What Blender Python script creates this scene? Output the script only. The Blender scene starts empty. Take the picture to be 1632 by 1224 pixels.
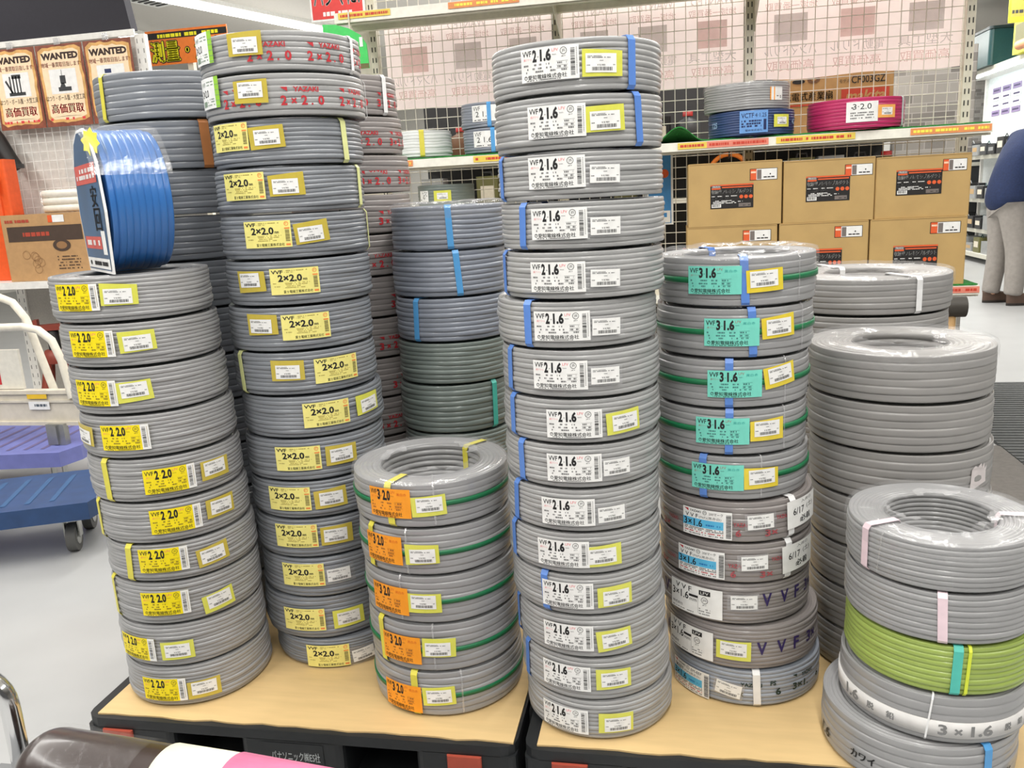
import bpy, math, random
from mathutils import Vector, Matrix
import numpy as np
PI = math.pi
SC = bpy.context.scene
COL = SC.collection

# ---------------------------------------------------------------- camera, world, lights, exposure
EYE = 1.17
_p, _a, _y = math.radians(12.8), math.radians(3.1), math.radians(11.2)
_fh = Vector((-math.sin(_y), math.cos(_y), 0))
_f = _fh * math.cos(_p) - Vector((0, 0, 1)) * math.sin(_p)
_r0 = Vector((math.cos(_y), math.sin(_y), 0))
_u0 = _r0.cross(_f)
_r = _r0 * math.cos(_a) - _u0 * math.sin(_a)
_u = _r0 * math.sin(_a) + _u0 * math.cos(_a)
cam_data = bpy.data.cameras.new('camera')
cam = bpy.data.objects.new('camera', cam_data)
COL.objects.link(cam)
cam.matrix_world = Matrix(((_r.x, _u.x, -_f.x, 0), (_r.y, _u.y, -_f.y, 0), (_r.z, _u.z, -_f.z, EYE), (0, 0, 0, 1)))
cam_data.sensor_fit = 'HORIZONTAL'
cam_data.sensor_width = 36
cam_data.lens = 36 * 1330 / 1632
cam_data.clip_start = 0.02
SC.camera = cam

world = bpy.data.worlds.new('store_ambient')
SC.world = world
world.use_nodes = True
world.node_tree.nodes['Background'].inputs[0].default_value = (1.0, 0.985, 0.95, 1)
world.node_tree.nodes['Background'].inputs[1].default_value = 0.10

def lamp(x, y, z, sx, sy, power, up=False):
    d = bpy.data.lights.new('ceiling_or_added_light', 'AREA')
    d.shape = 'RECTANGLE'; d.size = sx; d.size_y = sy; d.energy = power
    d.color = (1.0, 0.98, 0.945)
    o = bpy.data.objects.new('ceiling_or_added_light', d)
    o.location = (x, y, z); COL.objects.link(o)
    if up: o.rotation_euler = (PI, 0, 0)
    return o
CEIL = 3.2
for lx, ly, ln, pw in ((-4.2, 1.5, 5, 85), (-1.9, -0.2, 6, 110), (0.3, -0.2, 6, 110), (2.6, 0.5, 6, 90), (-1.9, 7, 6, 140), (0.6, 6.5, 6, 150), (3.0, 8.5, 6, 140), (-4.0, 8.5, 5, 80), (2.6, 14.2, 4, 120), (-2.0, 14.2, 4, 110)):  # last two rows are added to brighten the dark far end
    lamp(lx, ly, CEIL - 0.10, 0.22, ln, pw * 1.12)
    lamp(lx, ly, CEIL - 0.60, 0.22, ln, pw * (.24 if ly < 5 else .13), True)      # added uplight floating under each row, brightens the ceiling; no fixture there

SC.view_settings.view_transform = 'Standard'
SC.view_settings.look = 'None'
SC.view_settings.exposure = -0.12
SC.view_settings.gamma = 1.0
SC.view_settings.use_curve_mapping = False

# ---------------------------------------------------------------- materials
def srgb(h):
    if isinstance(h, str):
        h = h.lstrip('#'); c = [int(h[i:i + 2], 16) / 255 for i in (0, 2, 4)]
    else:
        c = [v / 255 for v in h]
    return tuple((v / 12.92 if v <= .04045 else ((v + .055) / 1.055) ** 2.4) for v in c) + (1,)
MATS = {}
def mat(name, col, rough=.5, metal=0., vary=.06, scale=40, bump=0., coat=0., emit=0., alpha=1.):
    if name in MATS: return MATS[name]
    m = bpy.data.materials.new(name); m.use_nodes = True
    nt = m.node_tree; b = nt.nodes['Principled BSDF']
    c = srgb(col)
    tc = nt.nodes.new('ShaderNodeTexCoord'); nz = nt.nodes.new('ShaderNodeTexNoise')
    nz.inputs['Scale'].default_value = scale; nz.inputs['Detail'].default_value = 3
    nt.links.new(tc.outputs['Object'], nz.inputs['Vector'])
    rp = nt.nodes.new('ShaderNodeValToRGB')
    lo = tuple(max(0, v * (1 - vary)) for v in c[:3]) + (1,); hi = tuple(min(1, v * (1 + vary)) for v in c[:3]) + (1,)
    rp.color_ramp.elements[0].position = .3; rp.color_ramp.elements[1].position = .7
    rp.color_ramp.elements[0].color = lo; rp.color_ramp.elements[1].color = hi
    nt.links.new(nz.outputs['Fac'], rp.inputs['Fac']); nt.links.new(rp.outputs['Color'], b.inputs['Base Color'])
    b.inputs['Roughness'].default_value = rough; b.inputs['Metallic'].default_value = metal
    if coat:
        b.inputs['Coat Weight'].default_value = coat; b.inputs['Coat Roughness'].default_value = .12
    if bump:
        bp = nt.nodes.new('ShaderNodeBump'); bp.inputs['Strength'].default_value = bump; bp.inputs['Distance'].default_value = .004
        nt.links.new(nz.outputs['Fac'], bp.inputs['Height']); nt.links.new(bp.outputs['Normal'], b.inputs['Normal'])
    if emit:
        b.inputs['Emission Color'].default_value = c; b.inputs['Emission Strength'].default_value = emit
    if alpha < 1: b.inputs['Alpha'].default_value = alpha
    MATS[name] = m
    return m
def cable_mat(name, col, rough=.38, coat=.35):
    m = mat(name, col, rough, vary=.05, scale=14, coat=coat)
    nt = m.node_tree; b = nt.nodes['Principled BSDF']
    if 'film_noise' not in nt.nodes:
        tc = nt.nodes.new('ShaderNodeTexCoord'); mp = nt.nodes.new('ShaderNodeMapping'); mp.inputs['Scale'].default_value = (1, 1, .35)
        n = nt.nodes.new('ShaderNodeTexNoise'); n.name = 'film_noise'; n.inputs['Scale'].default_value = 55; n.inputs['Detail'].default_value = 4
        bp = nt.nodes.new('ShaderNodeBump'); bp.inputs['Strength'].default_value = .35; bp.inputs['Distance'].default_value = .003
        nt.links.new(tc.outputs['Object'], mp.inputs['Vector']); nt.links.new(mp.outputs['Vector'], n.inputs['Vector'])
        nt.links.new(n.outputs['Fac'], bp.inputs['Height']); nt.links.new(bp.outputs['Normal'], b.inputs['Coat Normal'])
    return m
def film_mat(name, a=.16):
    if name in MATS: return MATS[name]
    m = bpy.data.materials.new(name); m.use_nodes = True
    nt = m.node_tree; nt.nodes.remove(nt.nodes['Principled BSDF']); out = nt.nodes['Material Output']
    tr = nt.nodes.new('ShaderNodeBsdfTransparent'); gl = nt.nodes.new('ShaderNodeBsdfGlossy'); df = nt.nodes.new('ShaderNodeBsdfDiffuse')
    df.inputs[0].default_value = (.9, .9, .92, 1)
    gl.inputs['Roughness'].default_value = .16
    m1 = nt.nodes.new('ShaderNodeMixShader'); m2 = nt.nodes.new('ShaderNodeMixShader')
    tc = nt.nodes.new('ShaderNodeTexCoord'); n = nt.nodes.new('ShaderNodeTexNoise'); n.inputs['Scale'].default_value = 30; n.inputs['Detail'].default_value = 5
    bp = nt.nodes.new('ShaderNodeBump'); bp.inputs['Strength'].default_value = .7; bp.inputs['Distance'].default_value = .006
    nt.links.new(tc.outputs['Object'], n.inputs['Vector']); nt.links.new(n.outputs['Fac'], bp.inputs['Height']); nt.links.new(bp.outputs['Normal'], gl.inputs['Normal'])
    m1.inputs[0].default_value = .45; m2.inputs[0].default_value = a
    nt.links.new(gl.outputs[0], m1.inputs[1]); nt.links.new(df.outputs[0], m1.inputs[2])
    nt.links.new(tr.outputs[0], m2.inputs[1]); nt.links.new(m1.outputs[0], m2.inputs[2]); nt.links.new(m2.outputs[0], out.inputs[0])
    MATS[name] = m
    return m

# ---------------------------------------------------------------- text as flat meshes
_txt = {}
def glyphs(s, bold=0.):
    k = (s, bold)
    if k in _txt: return _txt[k]
    cu = bpy.data.curves.new('lettering', 'FONT'); cu.body = s; cu.size = 1; cu.resolution_u = 2; cu.offset = bold
    o = bpy.data.objects.new('lettering', cu); COL.objects.link(o)
    dg = bpy.context.evaluated_depsgraph_get()
    me = bpy.data.meshes.new_from_object(o.evaluated_get(dg))
    v = [(p.co.x, p.co.y) for p in me.vertices]; f = [tuple(p.vertices) for p in me.polygons]
    # faces must look to +z
    out = []
    for q in f:
        a = sum(v[q[i]][0] * v[q[(i + 1) % len(q)]][1] - v[q[(i + 1) % len(q)]][0] * v[q[i]][1] for i in range(len(q)))
        out.append(q if a > 0 else q[::-1])
    if v:
        x0, x1 = min(p[0] for p in v), max(p[0] for p in v); y0, y1 = min(p[1] for p in v), max(p[1] for p in v)
    else: x0 = y0 = 0; x1 = y1 = 1
    bpy.data.objects.remove(o); bpy.data.curves.remove(cu); bpy.data.meshes.remove(me)
    _txt[k] = ([((p[0] - x0) / max(1e-6, x1 - x0), (p[1] - y0) / max(1e-6, y1 - y0)) for p in v], out, (x1 - x0) / max(1e-6, y1 - y0))
    return _txt[k]

# ---------------------------------------------------------------- mesh builder
class MB:
    def __init__(s): s.v = []; s.f = []; s.m = []; s.sm = []
    def add(s, vs, fs, m=0, smooth=False):
        o = len(s.v); s.v += [tuple(p) for p in vs]
        for q in fs: s.f.append(tuple(i + o for i in q)); s.m.append(m); s.sm.append(smooth)
    def box(s, c, d, m=0, rot=None):
        x, y, z = d[0] / 2, d[1] / 2, d[2] / 2
        vs = [Vector((i * x, j * y, k * z)) for k in (-1, 1) for j in (-1, 1) for i in (-1, 1)]
        if rot is not None: vs = [rot @ p for p in vs]
        c = Vector(c); vs = [p + c for p in vs]
        s.add(vs, [(0, 2, 3, 1), (4, 5, 7, 6), (0, 1, 5, 4), (2, 6, 7, 3), (0, 4, 6, 2), (1, 3, 7, 5)], m)
    def rbox(s, c, d, r=.01, m=0, rot=None, seg=3):
        # box with rounded vertical corners
        x, y, z = d[0] / 2, d[1] / 2, d[2] / 2
        ring = []
        for cx, cy, a0 in ((x - r, y - r, 0), (-x + r, y - r, 90), (-x + r, -y + r, 180), (x - r, -y + r, 270)):
            for k in range(seg + 1):
                a = math.radians(a0 + 90 * k / seg); ring.append((cx + r * math.cos(a), cy + r * math.sin(a)))
        s.prism(ring, -z, z, m, c, rot)
    def prism(s, ring, z0, z1, m=0, c=(0, 0, 0), rot=None):
        n = len(ring); vs = [Vector((p[0], p[1], z0)) for p in ring] + [Vector((p[0], p[1], z1)) for p in ring]
        if rot is not None: vs = [rot @ p for p in vs]
        c = Vector(c); vs = [p + c for p in vs]
        s.add(vs, [tuple(range(n - 1, -1, -1)), tuple(range(n, 2 * n))] + [(i, (i + 1) % n, n + (i + 1) % n, n + i) for i in range(n)], m)
    def tube(s, pts, r, m=0, n=10, cap=True, closed=False):
        pts = [Vector(p) for p in pts]; N = len(pts); rs = r if hasattr(r, '__len__') else [r] * N
        vs = []; up = Vector((0, 0, 1)); prev = None
        for i, p in enumerate(pts):
            t = (pts[(i + 1) % N] - pts[i - 1]) if closed else (pts[min(i + 1, N - 1)] - pts[max(i - 1, 0)])
            t.normalize()
            if prev is None:
                a = t.cross(up)
                if a.length < 1e-3: a = t.cross(Vector((1, 0, 0)))
            else: a = prev - t * prev.dot(t)
            a.normalize(); prev = a; b = t.cross(a)
            for k in range(n):
                q = 2 * PI * k / n; vs.append(p + (a * math.cos(q) + b * math.sin(q)) * rs[i])
        fs = []
        for i in range(N if closed else N - 1):
            for k in range(n):
                j = (i + 1) % N
                fs.append((i * n + k, i * n + (k + 1) % n, j * n + (k + 1) % n, j * n + k))
        s.add(vs, fs, m, True)
        if cap and not closed:
            s.add(vs[:n], [tuple(range(n - 1, -1, -1))], m); s.add(vs[-n:], [tuple(range(n))], m)
    def lathe(s, prof, m=0, n=24, c=(0, 0, 0), rot=None, closed=False, smooth=True):
        vs = []
        for k in range(n):
            a = 2 * PI * k / n
            for r, z in prof: vs.append(Vector((r * math.cos(a), r * math.sin(a), z)))
        if rot is not None: vs = [rot @ p for p in vs]
        c = Vector(c); vs = [p + c for p in vs]; P = len(prof); fs = []
        for k in range(n):
            j = (k + 1) % n
            for i in range(P if closed else P - 1):
                i2 = (i + 1) % P
                fs.append((k * P + i, j * P + i, j * P + i2, k * P + i2))
        s.add(vs, fs, m, smooth)
    def rect(s, u0, v0, u1, v1, mp, m=0, off=0., nu=1, nv=1):
        vs = [mp(u0 + (u1 - u0) * i / nu, v0 + (v1 - v0) * j / nv, off) for j in range(nv + 1) for i in range(nu + 1)]
        s.add(vs, [(j * (nu + 1) + i, j * (nu + 1) + i + 1, (j + 1) * (nu + 1) + i + 1, (j + 1) * (nu + 1) + i) for j in range(nv) for i in range(nu)], m)
    def poly(s, pts, mp, m=0, off=0.):
        s.add([mp(p[0], p[1], off) for p in pts], [tuple(range(len(pts)))], m)
    def text(s, t, u0, v0, u1, v1, mp, m=0, off=.0004, bold=0., fit=True, flip=False, slant=0.):
        if bold and max(ord(ch) for ch in t) > 0x2E00:      # heavier strokes for kanji: the same glyphs laid side by side
            d = (u1 - u0) / max(1, len(t)) * min(bold, .03) * 1.4
            s.text(t, u0 - d, v0, u1 - d, v1, mp, m, off, 0., fit, flip, slant); s.text(t, u0, v0, u1, v1, mp, m, off, 0., fit, flip, slant)
            u0 += d; u1 += d; bold = 0.
        vs, fs, asp = glyphs(t, bold)
        if not fit:
            w = (v1 - v0) * asp
            if w < u1 - u0: u1 = u0 + w
        out = []
        for a, b in vs:
            aa = (1 - a) if flip else a
            out.append(mp(u0 + (u1 - u0) * aa + slant * b * (v1 - v0), v0 + (v1 - v0) * b, off))
        if flip: fs = [q[::-1] for q in fs]
        s.add(out, fs, m)
    def ring(s, cu, cv, r0, r1, mp, m=0, off=.0004, n=20):
        vs = [];
        for k in range(n):
            a = 2 * PI * k / n
            vs += [mp(cu + r0 * math.cos(a), cv + r0 * math.sin(a), off), mp(cu + r1 * math.cos(a), cv + r1 * math.sin(a), off)]
        s.add(vs, [(2 * k, 2 * k + 1, 2 * ((k + 1) % n) + 1, 2 * ((k + 1) % n)) for k in range(n)], m)
    def dashes(s, u0, v, u1, h, mp, m, rnd, off=.0004, fill=.7):
        u = u0
        while u < u1:
            w = rnd.uniform(.4, 1.6) * h
            if rnd.random() < fill: s.rect(u, v, min(u1, u + w), v + h, mp, m, off)
            u += w + .25 * h
    def mesh(s, name, mats):
        me = bpy.data.meshes.new(name); me.from_pydata(s.v, [], s.f)
        for m in mats: me.materials.append(m)
        me.polygons.foreach_set('material_index', s.m); me.polygons.foreach_set('use_smooth', s.sm); me.update()
        return me
    def build(s, name, mats, parent=None, loc=(0, 0, 0), rz=0., **tags):
        return obj(name, s.mesh(name, mats if isinstance(mats, (list, tuple)) else [mats]), parent, loc, rz, **tags)

def obj(name, data, parent=None, loc=(0, 0, 0), rz=0., label=None, cat=None, group=None, kind=None):
    o = bpy.data.objects.new(name, data); COL.objects.link(o)
    o.location = loc; o.rotation_euler = (0, 0, rz)
    if parent is not None: o.parent = parent
    if label: o['label'] = label
    if cat: o['category'] = cat
    if group: o['group'] = group
    if kind: o['kind'] = kind
    return o
def thing(name, label, cat, loc=(0, 0, 0), rz=0., group=None):
    return obj(name, None, None, loc, rz, label, cat, group)
def plane_map(o, U, V):
    o, U, V = Vector(o), Vector(U), Vector(V); n = U.cross(V).normalized()
    return lambda u, v, off=0.: o + U * u + V * v + n * off
def cyl_map(R, tilt=0.):
    ct, st = math.cos(tilt), math.sin(tilt)
    def f(u, v, off=0.):
        a, b = u * ct - v * st, u * st + v * ct
        p = a / R; r = R + off
        return (r * math.sin(p), -r * math.cos(p), b)
    return f
def ry(a): return Matrix.Rotation(a, 3, 'Y')
def rx(a): return Matrix.Rotation(a, 3, 'X')
def rzm(a): return Matrix.Rotation(a, 3, 'Z')

M_GREY = cable_mat('grey_vinyl_cable', (152, 152, 153))
M_GREY_D = cable_mat('cool_grey_vinyl_cable', (128, 132, 138))
M_GREY_L = cable_mat('light_grey_vinyl_cable', (160, 160, 160))
M_GREY_BL = cable_mat('bluish_grey_vinyl_cable', (132, 138, 150))
M_GREY_GR = cable_mat('greenish_grey_vinyl_cable', (118, 128, 124))
M_GREY_W = cable_mat('warm_grey_vinyl_cable', (146, 144, 142), rough=.45, coat=.15)
M_GREY_PB = cable_mat('pale_bluish_cable', (152, 158, 168))
M_GREY_BR = cable_mat('brownish_grey_vinyl_cable', (142, 136, 134))
M_WHITE_C = cable_mat('white_vinyl_cable', (225, 228, 226))
M_GREEN_C = cable_mat('yellow_green_vinyl_cable', (152, 172, 84))
M_BLUE_C = cable_mat('navy_vinyl_cable', (42, 66, 112))
M_PINK_C = cable_mat('magenta_vinyl_cable', (186, 42, 98))
M_SKY_C = cable_mat('bright_blue_hose', (48, 108, 178), rough=.35, coat=.35)
M_FILM = film_mat('clear_shrink_film', .13)
M_FILM2 = film_mat('glossy_bunched_film', .42)
M_CTAPE = film_mat('clear_adhesive_tape', .22)
INK = mat('black_ink', (28, 28, 30), .6)
GREYINK = mat('grey_ink', (120, 120, 120), .6)
RED = mat('red_ink', (190, 40, 50), .6)
PINKINK = mat('pale_red_ink', (235, 120, 125), .6)
PAPER = mat('white_label_paper', (240, 240, 238), .45)
YEL = mat('bright_yellow_label_paper', (248, 226, 20), .45)
PALEY = mat('pale_yellow_label_paper', (242, 232, 138), .45)
ORA = mat('orange_label_paper', (252, 160, 36), .45)
TEAL = mat('turquoise_label_paper', (120, 214, 196), .45)
TEALINK = mat('faint_turquoise_ink', (70, 178, 170), .5)
ORAINK = mat('orange_ink', (242, 140, 70), .5)
CYAN = mat('cyan_print', (90, 185, 228), .5)
LGREEN = mat('lime_print', (150, 205, 60), .5)
PURP = mat('dark_purple_print', (48, 34, 92), .5)
FADED = mat('faded_red_print', (165, 78, 84), .5)
T_YG = mat('yellow_green_tape', (222, 222, 92), .3, coat=.3)
T_Y = mat('yellow_tape', (232, 208, 62), .3, coat=.3)
T_O = mat('mustard_tape', (202, 182, 74), .3, coat=.3)
S_BLUE = mat('blue_strap', (92, 136, 212), .4)
S_LBLUE = mat('light_blue_strap', (86, 160, 220), .4)
S_TEAL = mat('teal_strap', (80, 190, 175), .35)
S_YEL = mat('yellow_strap', (222, 212, 80), .35)
S_CREAM = mat('pale_lime_strap', (222, 226, 158), .35)
S_ORA = mat('brown_orange_strap', (196, 128, 74), .4)
S_PINK = mat('pale_pink_strap', (236, 212, 220), .35)
S_WHITE = mat('white_strap', (236, 236, 236), .35)
STRIPE = mat('dark_green_stripe', (24, 112, 70), .4)

# ---------------------------------------------------------------- coils
def winding_mesh(name, R, h, rows, rin=.6, layers=6, seed=0, m=None, wob=1., n=104):
    rnd = random.Random(seed); Ri = R * rin
    N = n; th = np.linspace(0, 2 * PI, N, endpoint=False)
    waves = [(rnd.randint(1, 5), rnd.uniform(0, 6.28), rnd.uniform(.0003, .0011) * wob) for _ in range(4)]
    zw = sum(a * np.sin(k * th + p) for k, p, a in waves)
    prof = []
    rh = h / rows; flat = rh > .0122; d = .0019 if flat else rh * .19; ex = 7 if flat else 3.2
    for i in range(rows):                       # outer face, top row first
        amp = rnd.uniform(.0002, .0011) * wob; k = rnd.randint(2, 6); p = rnd.uniform(0, 6.28); dr = rnd.uniform(-.0012, .0006) * wob
        t = (i + .5) / rows; edge = .0045 * max(0, abs(2 * t - 1) - .72) / .28
        for q in (.02, .12, .3, .5, .7, .88, .98):
            b = (1 - abs(2 * q - 1) ** ex)
            r = R - edge - d * (1 - b) + dr + amp * np.sin(k * th + p)
            z = h - rh * (i + q) + zw * math.sin(PI * t)
            prof.append((r, z))
    lw = (R - Ri) / layers
    for i in range(layers):                     # underside
        for q in (.1, .5, .9):
            prof.append((np.full(N, R - .004 - (R - Ri - .004) * (i + q) / layers), np.full(N, (.0 if q == .5 else .0022))))
    for i in range(rows):                       # inside
        dr = rnd.uniform(-.001, .001) * wob
        for q in (.02, .1, .3, .5, .7, .9, .98):
            b = 1 - abs(2 * q - 1) ** 3
            prof.append((np.full(N, Ri + rh * .26 * (1 - b) + dr), np.full(N, rh * (i + q))))
    for i in range(layers):                     # top rings
        amp = rnd.uniform(.0002, .0009) * wob; k = rnd.randint(1, 4); p = rnd.uniform(0, 6.28)
        dome = .0035 * math.sin(PI * (i + .5) / layers)
        for q in (.06, .28, .5, .72, .94):
            b = 1 - abs(2 * q - 1) ** 2.6
            prof.append((np.full(N, Ri + (R - .0035 - Ri) * (i + q) / layers), h - .0032 + .0032 * b - .0045 + dome + amp * np.sin(k * th + p)))
    P = len(prof)
    co = np.zeros((N, P, 3))
    for j, (r, z) in enumerate(prof):
        co[:, j, 0] = r * np.sin(th); co[:, j, 1] = -r * np.cos(th); co[:, j, 2] = z
    idx = np.arange(N * P).reshape(N, P); nx = np.roll(idx, -1, 0)
    f = np.stack([nx, idx, np.roll(idx, -1, 1), np.roll(nx, -1, 1)], -1).reshape(-1, 4)
    me = bpy.data.meshes.new(name); me.from_pydata(co.reshape(-1, 3).tolist(), [], f.tolist())
    me.materials.append(m); me.polygons.foreach_set('use_smooth', [True] * len(f)); me.update()
    return me
def strap_mesh(R, Ri, h, w, m, t=.0008, slant=0.):
    # band round the section of the coil at angle 0
    o = .0014
    path = [(R + o, h * .5), (R + o, h - .006), (R - .004, h + .0015), (Ri + .004, h + .0015), (Ri - o, h - .006), (Ri - o, .006), (Ri + .004, -.0004), (R - .004, -.0004), (R + o, .006)]
    mb = MB(); vs = []; N = len(path)
    cx = (R + Ri) / 2; cz = h / 2
    for r, z in path:
        s = slant * (z - cz) if r > cx else 0
        rr, zz = r + (t if r > cx else -t), z + (t if z > h * .9 else 0)
        for u in (-w / 2 + s, w / 2 + s):
            vs.append((u, -r, z))
        for u in (-w / 2 + s, w / 2 + s):
            vs.append((u, -rr, zz))
    fs = []
    for i in range(N):
        a, b = i * 4, ((i + 1) % N) * 4
        fs += [(a + 2, a + 3, b + 3, b + 2), (a, b, b + 1, a + 1), (a, a + 2, b + 2, b), (a + 1, b + 1, b + 3, a + 3)]
    mb.add(vs, fs, 0)
    return mb.mesh('strap', [m])
def band_mesh(R, z0, z1, m, name, n=96, a0=0, a1=2 * PI):
    mb = MB(); vs = []
    full = a1 - a0 > 6.28
    K = n if full else n + 1
    for k in range(K):
        a = a0 + (a1 - a0) * k / n
        for r, z in ((R, z0), (R, z1), (R - .003, z1), (R - .003, z0)): vs.append((r * math.sin(a), -r * math.cos(a), z))
    fs = []
    for k in range(n):
        a, b = k * 4, ((k + 1) % K) * 4
        for i in range(4): fs.append((a + i, b + i, b + (i + 1) % 4, a + (i + 1) % 4))
    mb.add(vs, fs, 0, True)
    return mb.mesh(name, [m])
def film_mesh(R, Ri, h, seed, m):
    # loose clear wrap over the top ring, bunched at the rim of the hole
    rnd = random.Random(seed); N = 120; mb = MB(); vs = []
    radii = [(R + .003, -.03), (R + .0035, -.008), (R + .001, .0015), (R - .008, .005), (R * .6 + Ri * .4, .007), (R * .3 + Ri * .7, .007), (Ri + .004, .006), (Ri - .006, .003)]
    ph = [rnd.uniform(0, 6.28) for _ in range(8)]
    for k in range(N):
        a = 2 * PI * k / N
        for i, (r, z) in enumerate(radii):
            ww = i / (len(radii) - 1)
            dz = .0016 * ww * (math.sin(9 * a + ph[0]) + math.sin(17 * a + ph[1])) + rnd.uniform(-.0008, .0012) * (1 if i > 1 else .3)
            dr = -(.012 * max(0, math.sin(3 * a + ph[2])) + .006 * math.sin(11 * a + ph[3]) + rnd.uniform(0, .006)) * (1 if i >= 7 else .25 if i == 6 else 0)
            vs.append(((r + dr) * math.sin(a), -(r + dr) * math.cos(a), h + z + max(-.001, dz)))
    P = len(radii); fs = []; ms = []
    for k in range(N):
        j = (k + 1) % N
        for i in range(P - 1): fs.append((k * P + i, j * P + i, j * P + i + 1, k * P + i + 1)); ms.append(1 if i >= P - 2 and math.sin(3 * 2 * PI * k / N + ph[4]) > .1 else 0)
    mb.add(vs, fs, 0, True); mb.m = ms
    return mb.mesh('film_wrap', [m, M_FILM2])

# ---------------------------------------------------------------- labels (local: u right, v up, centred)
def lab_base(mb, w, h, mp, m=0, nu=12):
    mb.rect(-w / 2, -h / 2, w / 2, h / 2, mp, m, .0002, nu, 2)
def L(mp, w, h): return lambda u, v, off=0.: mp((u - .5) * w, (v - .5) * h, off)
def label_aichi(R, size, paper, barstrip, kind):
    w, h = (.0983, .0505)
    if kind == 'orange': w, h = .0915, .058
    mb = MB(); q = cyl_map(R + .0036); rnd = random.Random(5)
    lab_base(mb, w, h, q)
    mp = L(q, w, h)
    if barstrip: mb.rect(.84, 0, 1, 1, mp, 4, .0003, 3, 1)
    mb.text('VVF', .035, .76, .205, .93, mp, 1, .0005, .012)
    mb.text(size[0], .225, .58, .30, .95, mp, 1, .0005, .045)
    mb.text('×', .316, .71, .338, .75, mp, 1, .0005)
    mb.text(size[1], .36, .58, .55, .95, mp, 1, .0005, .045)
    mb.text('(鉛フリー)', .055, .63, .205, .715, mp, 2, .0005)
    mb.text('LFV', .565, .84, .67, .93, mp, 2, .0005)
    mb.text('mm', .57, .73, .635, .765, mp, 3, .0005)
    if kind in ('white', 'yellow'):
        mb.ring(.755 * w - w / 2, .84 * h - h / 2, .0047, .0055, q, 1)
        mb.text('JIS', .73, .79, .782, .89, mp, 1, .0005)
        mb.text('JET', .715, .655, .79, .70, mp, 1, .0005, 0, slant=.0)
        v = .1
        while v < .9:                                  # bar code, bars lie flat
            b = rnd.uniform(.006, .022); mb.rect(.865, v, .935, v + b, mp, 1, .0005, 2, 1); v += b + rnd.uniform(.006, .028)
        v = .14
        while v < .9: mb.rect(.955, v, .97, v + .022, mp, 3, .0005); v += .05
    else:
        mb.text('黒白赤', .70, .77, .92, .87, mp, 5, .0005)
    for vv, pat in ((.47, ((.05, .14), (.25, .38), (.46, .57), (.65, .80))), (.36, ((.05, .14), (.22, .30), (.32, .39), (.46, .56), (.65, .80))), (.265, ((.07, .16), (.27, .41), (.5, .62), (.67, .80)))):
        for a, b in pat: mb.dashes((a - .5) * w, (vv - .5) * h, (b - .5) * w, .052 * h, q, 3 if vv > .3 else 3, rnd, .0005, .8)
    for a, b in ((.635, .82),): 
        for vv in (.33, .425, .54): mb.rect(a, vv, b, vv + .008, mp, 3, .0005, 2, 1)
    mb.ring(.085 * w - w / 2, .135 * h - h / 2, .0022, .0030, q, 1); mb.text('ア', .068, .10, .102, .17, mp, 1, .0005)
    mb.text('愛知電線株式会社', .13, .065, .80, .205, mp, 1, .0005, .008)
    mb.dashes(-.40 * w, -.475 * h, .2 * w, .025 * h, q, 1, rnd, .0005, .8)
    red = PINKINK if kind in ('white', 'yellow') else mat('muted_red_ink', (170, 120, 110), .5) if kind == 'teal' else mat('deep_orange_ink', (220, 110, 40), .5)
    grey = GREYINK if kind == 'white' else mat('olive_ink', (150, 130, 30), .5) if kind == 'yellow' else mat('teal_grey_ink', (70, 130, 125), .5) if kind == 'teal' else mat('brown_ink', (170, 105, 40), .5)
    fifth = TEALINK if kind == 'teal' else mat('deep_orange_ink', (220, 110, 40), .5)
    return mb.mesh('product_label', [paper, INK, red, grey, PAPER if kind != 'white' else paper, fifth])
def label_fuji(R):
    w, h = .0987, .0525; mb = MB(); q = cyl_map(R + .0036); mp = L(q, w, h); rnd = random.Random(8)
    lab_base(mb, w, h, q)
    mb.text('VVF', .035, .80, .275, .94, mp, 1, .0005, .025)
    mb.text('2×2.0', .165, .49, .655, .77, mp, 1, .0005, .035)
    mb.text('mm', .67, .52, .755, .60, mp, 1, .0005, .02)
    mb.dashes(-.19 * w, .40 * h, .30 * w, .035 * h, q, 2, rnd, .0005); mb.dashes(-.19 * w, .34 * h, .0 * w, .03 * h, q, 2, rnd, .0005)
    mb.ring(.915 * w - w / 2, .875 * h - h / 2, .0034, .0044, q, 3); mb.text('JET', .885, .83, .945, .92, mp, 3, .0005)
    v = .22
    while v < .66: b = rnd.uniform(.008, .02); mb.rect(.88, v, .965, v + b, mp, 4, .0005, 2, 1); v += b + rnd.uniform(.008, .02)
    mb.rect(.87, .68, .975, .73, mp, 3, .0005, 2, 1); mb.rect(.88, .06, .97, .13, mp, 3, .0005, 2, 1)
    for a, b, vv in ((.05, .12, .42), (.05, .2, .3), (.3, .45, .42), (.3, .75, .37), (.33, .62, .31), (.5, .8, .43), (.3, .7, .25)):
        mb.dashes((a - .5) * w, (vv - .5) * h, (b - .5) * w, .03 * h, q, 2, rnd, .0005, .75)
    mb.text('富士電線工業株式会社', .26, .05, .85, .165, mp, 1, .0005, .004)
    return mb.mesh('product_label', [PALEY, INK, mat('khaki_ink', (170, 155, 80), .5), ORAINK, mat('dark_olive_ink', (110, 100, 60), .5)])
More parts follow.
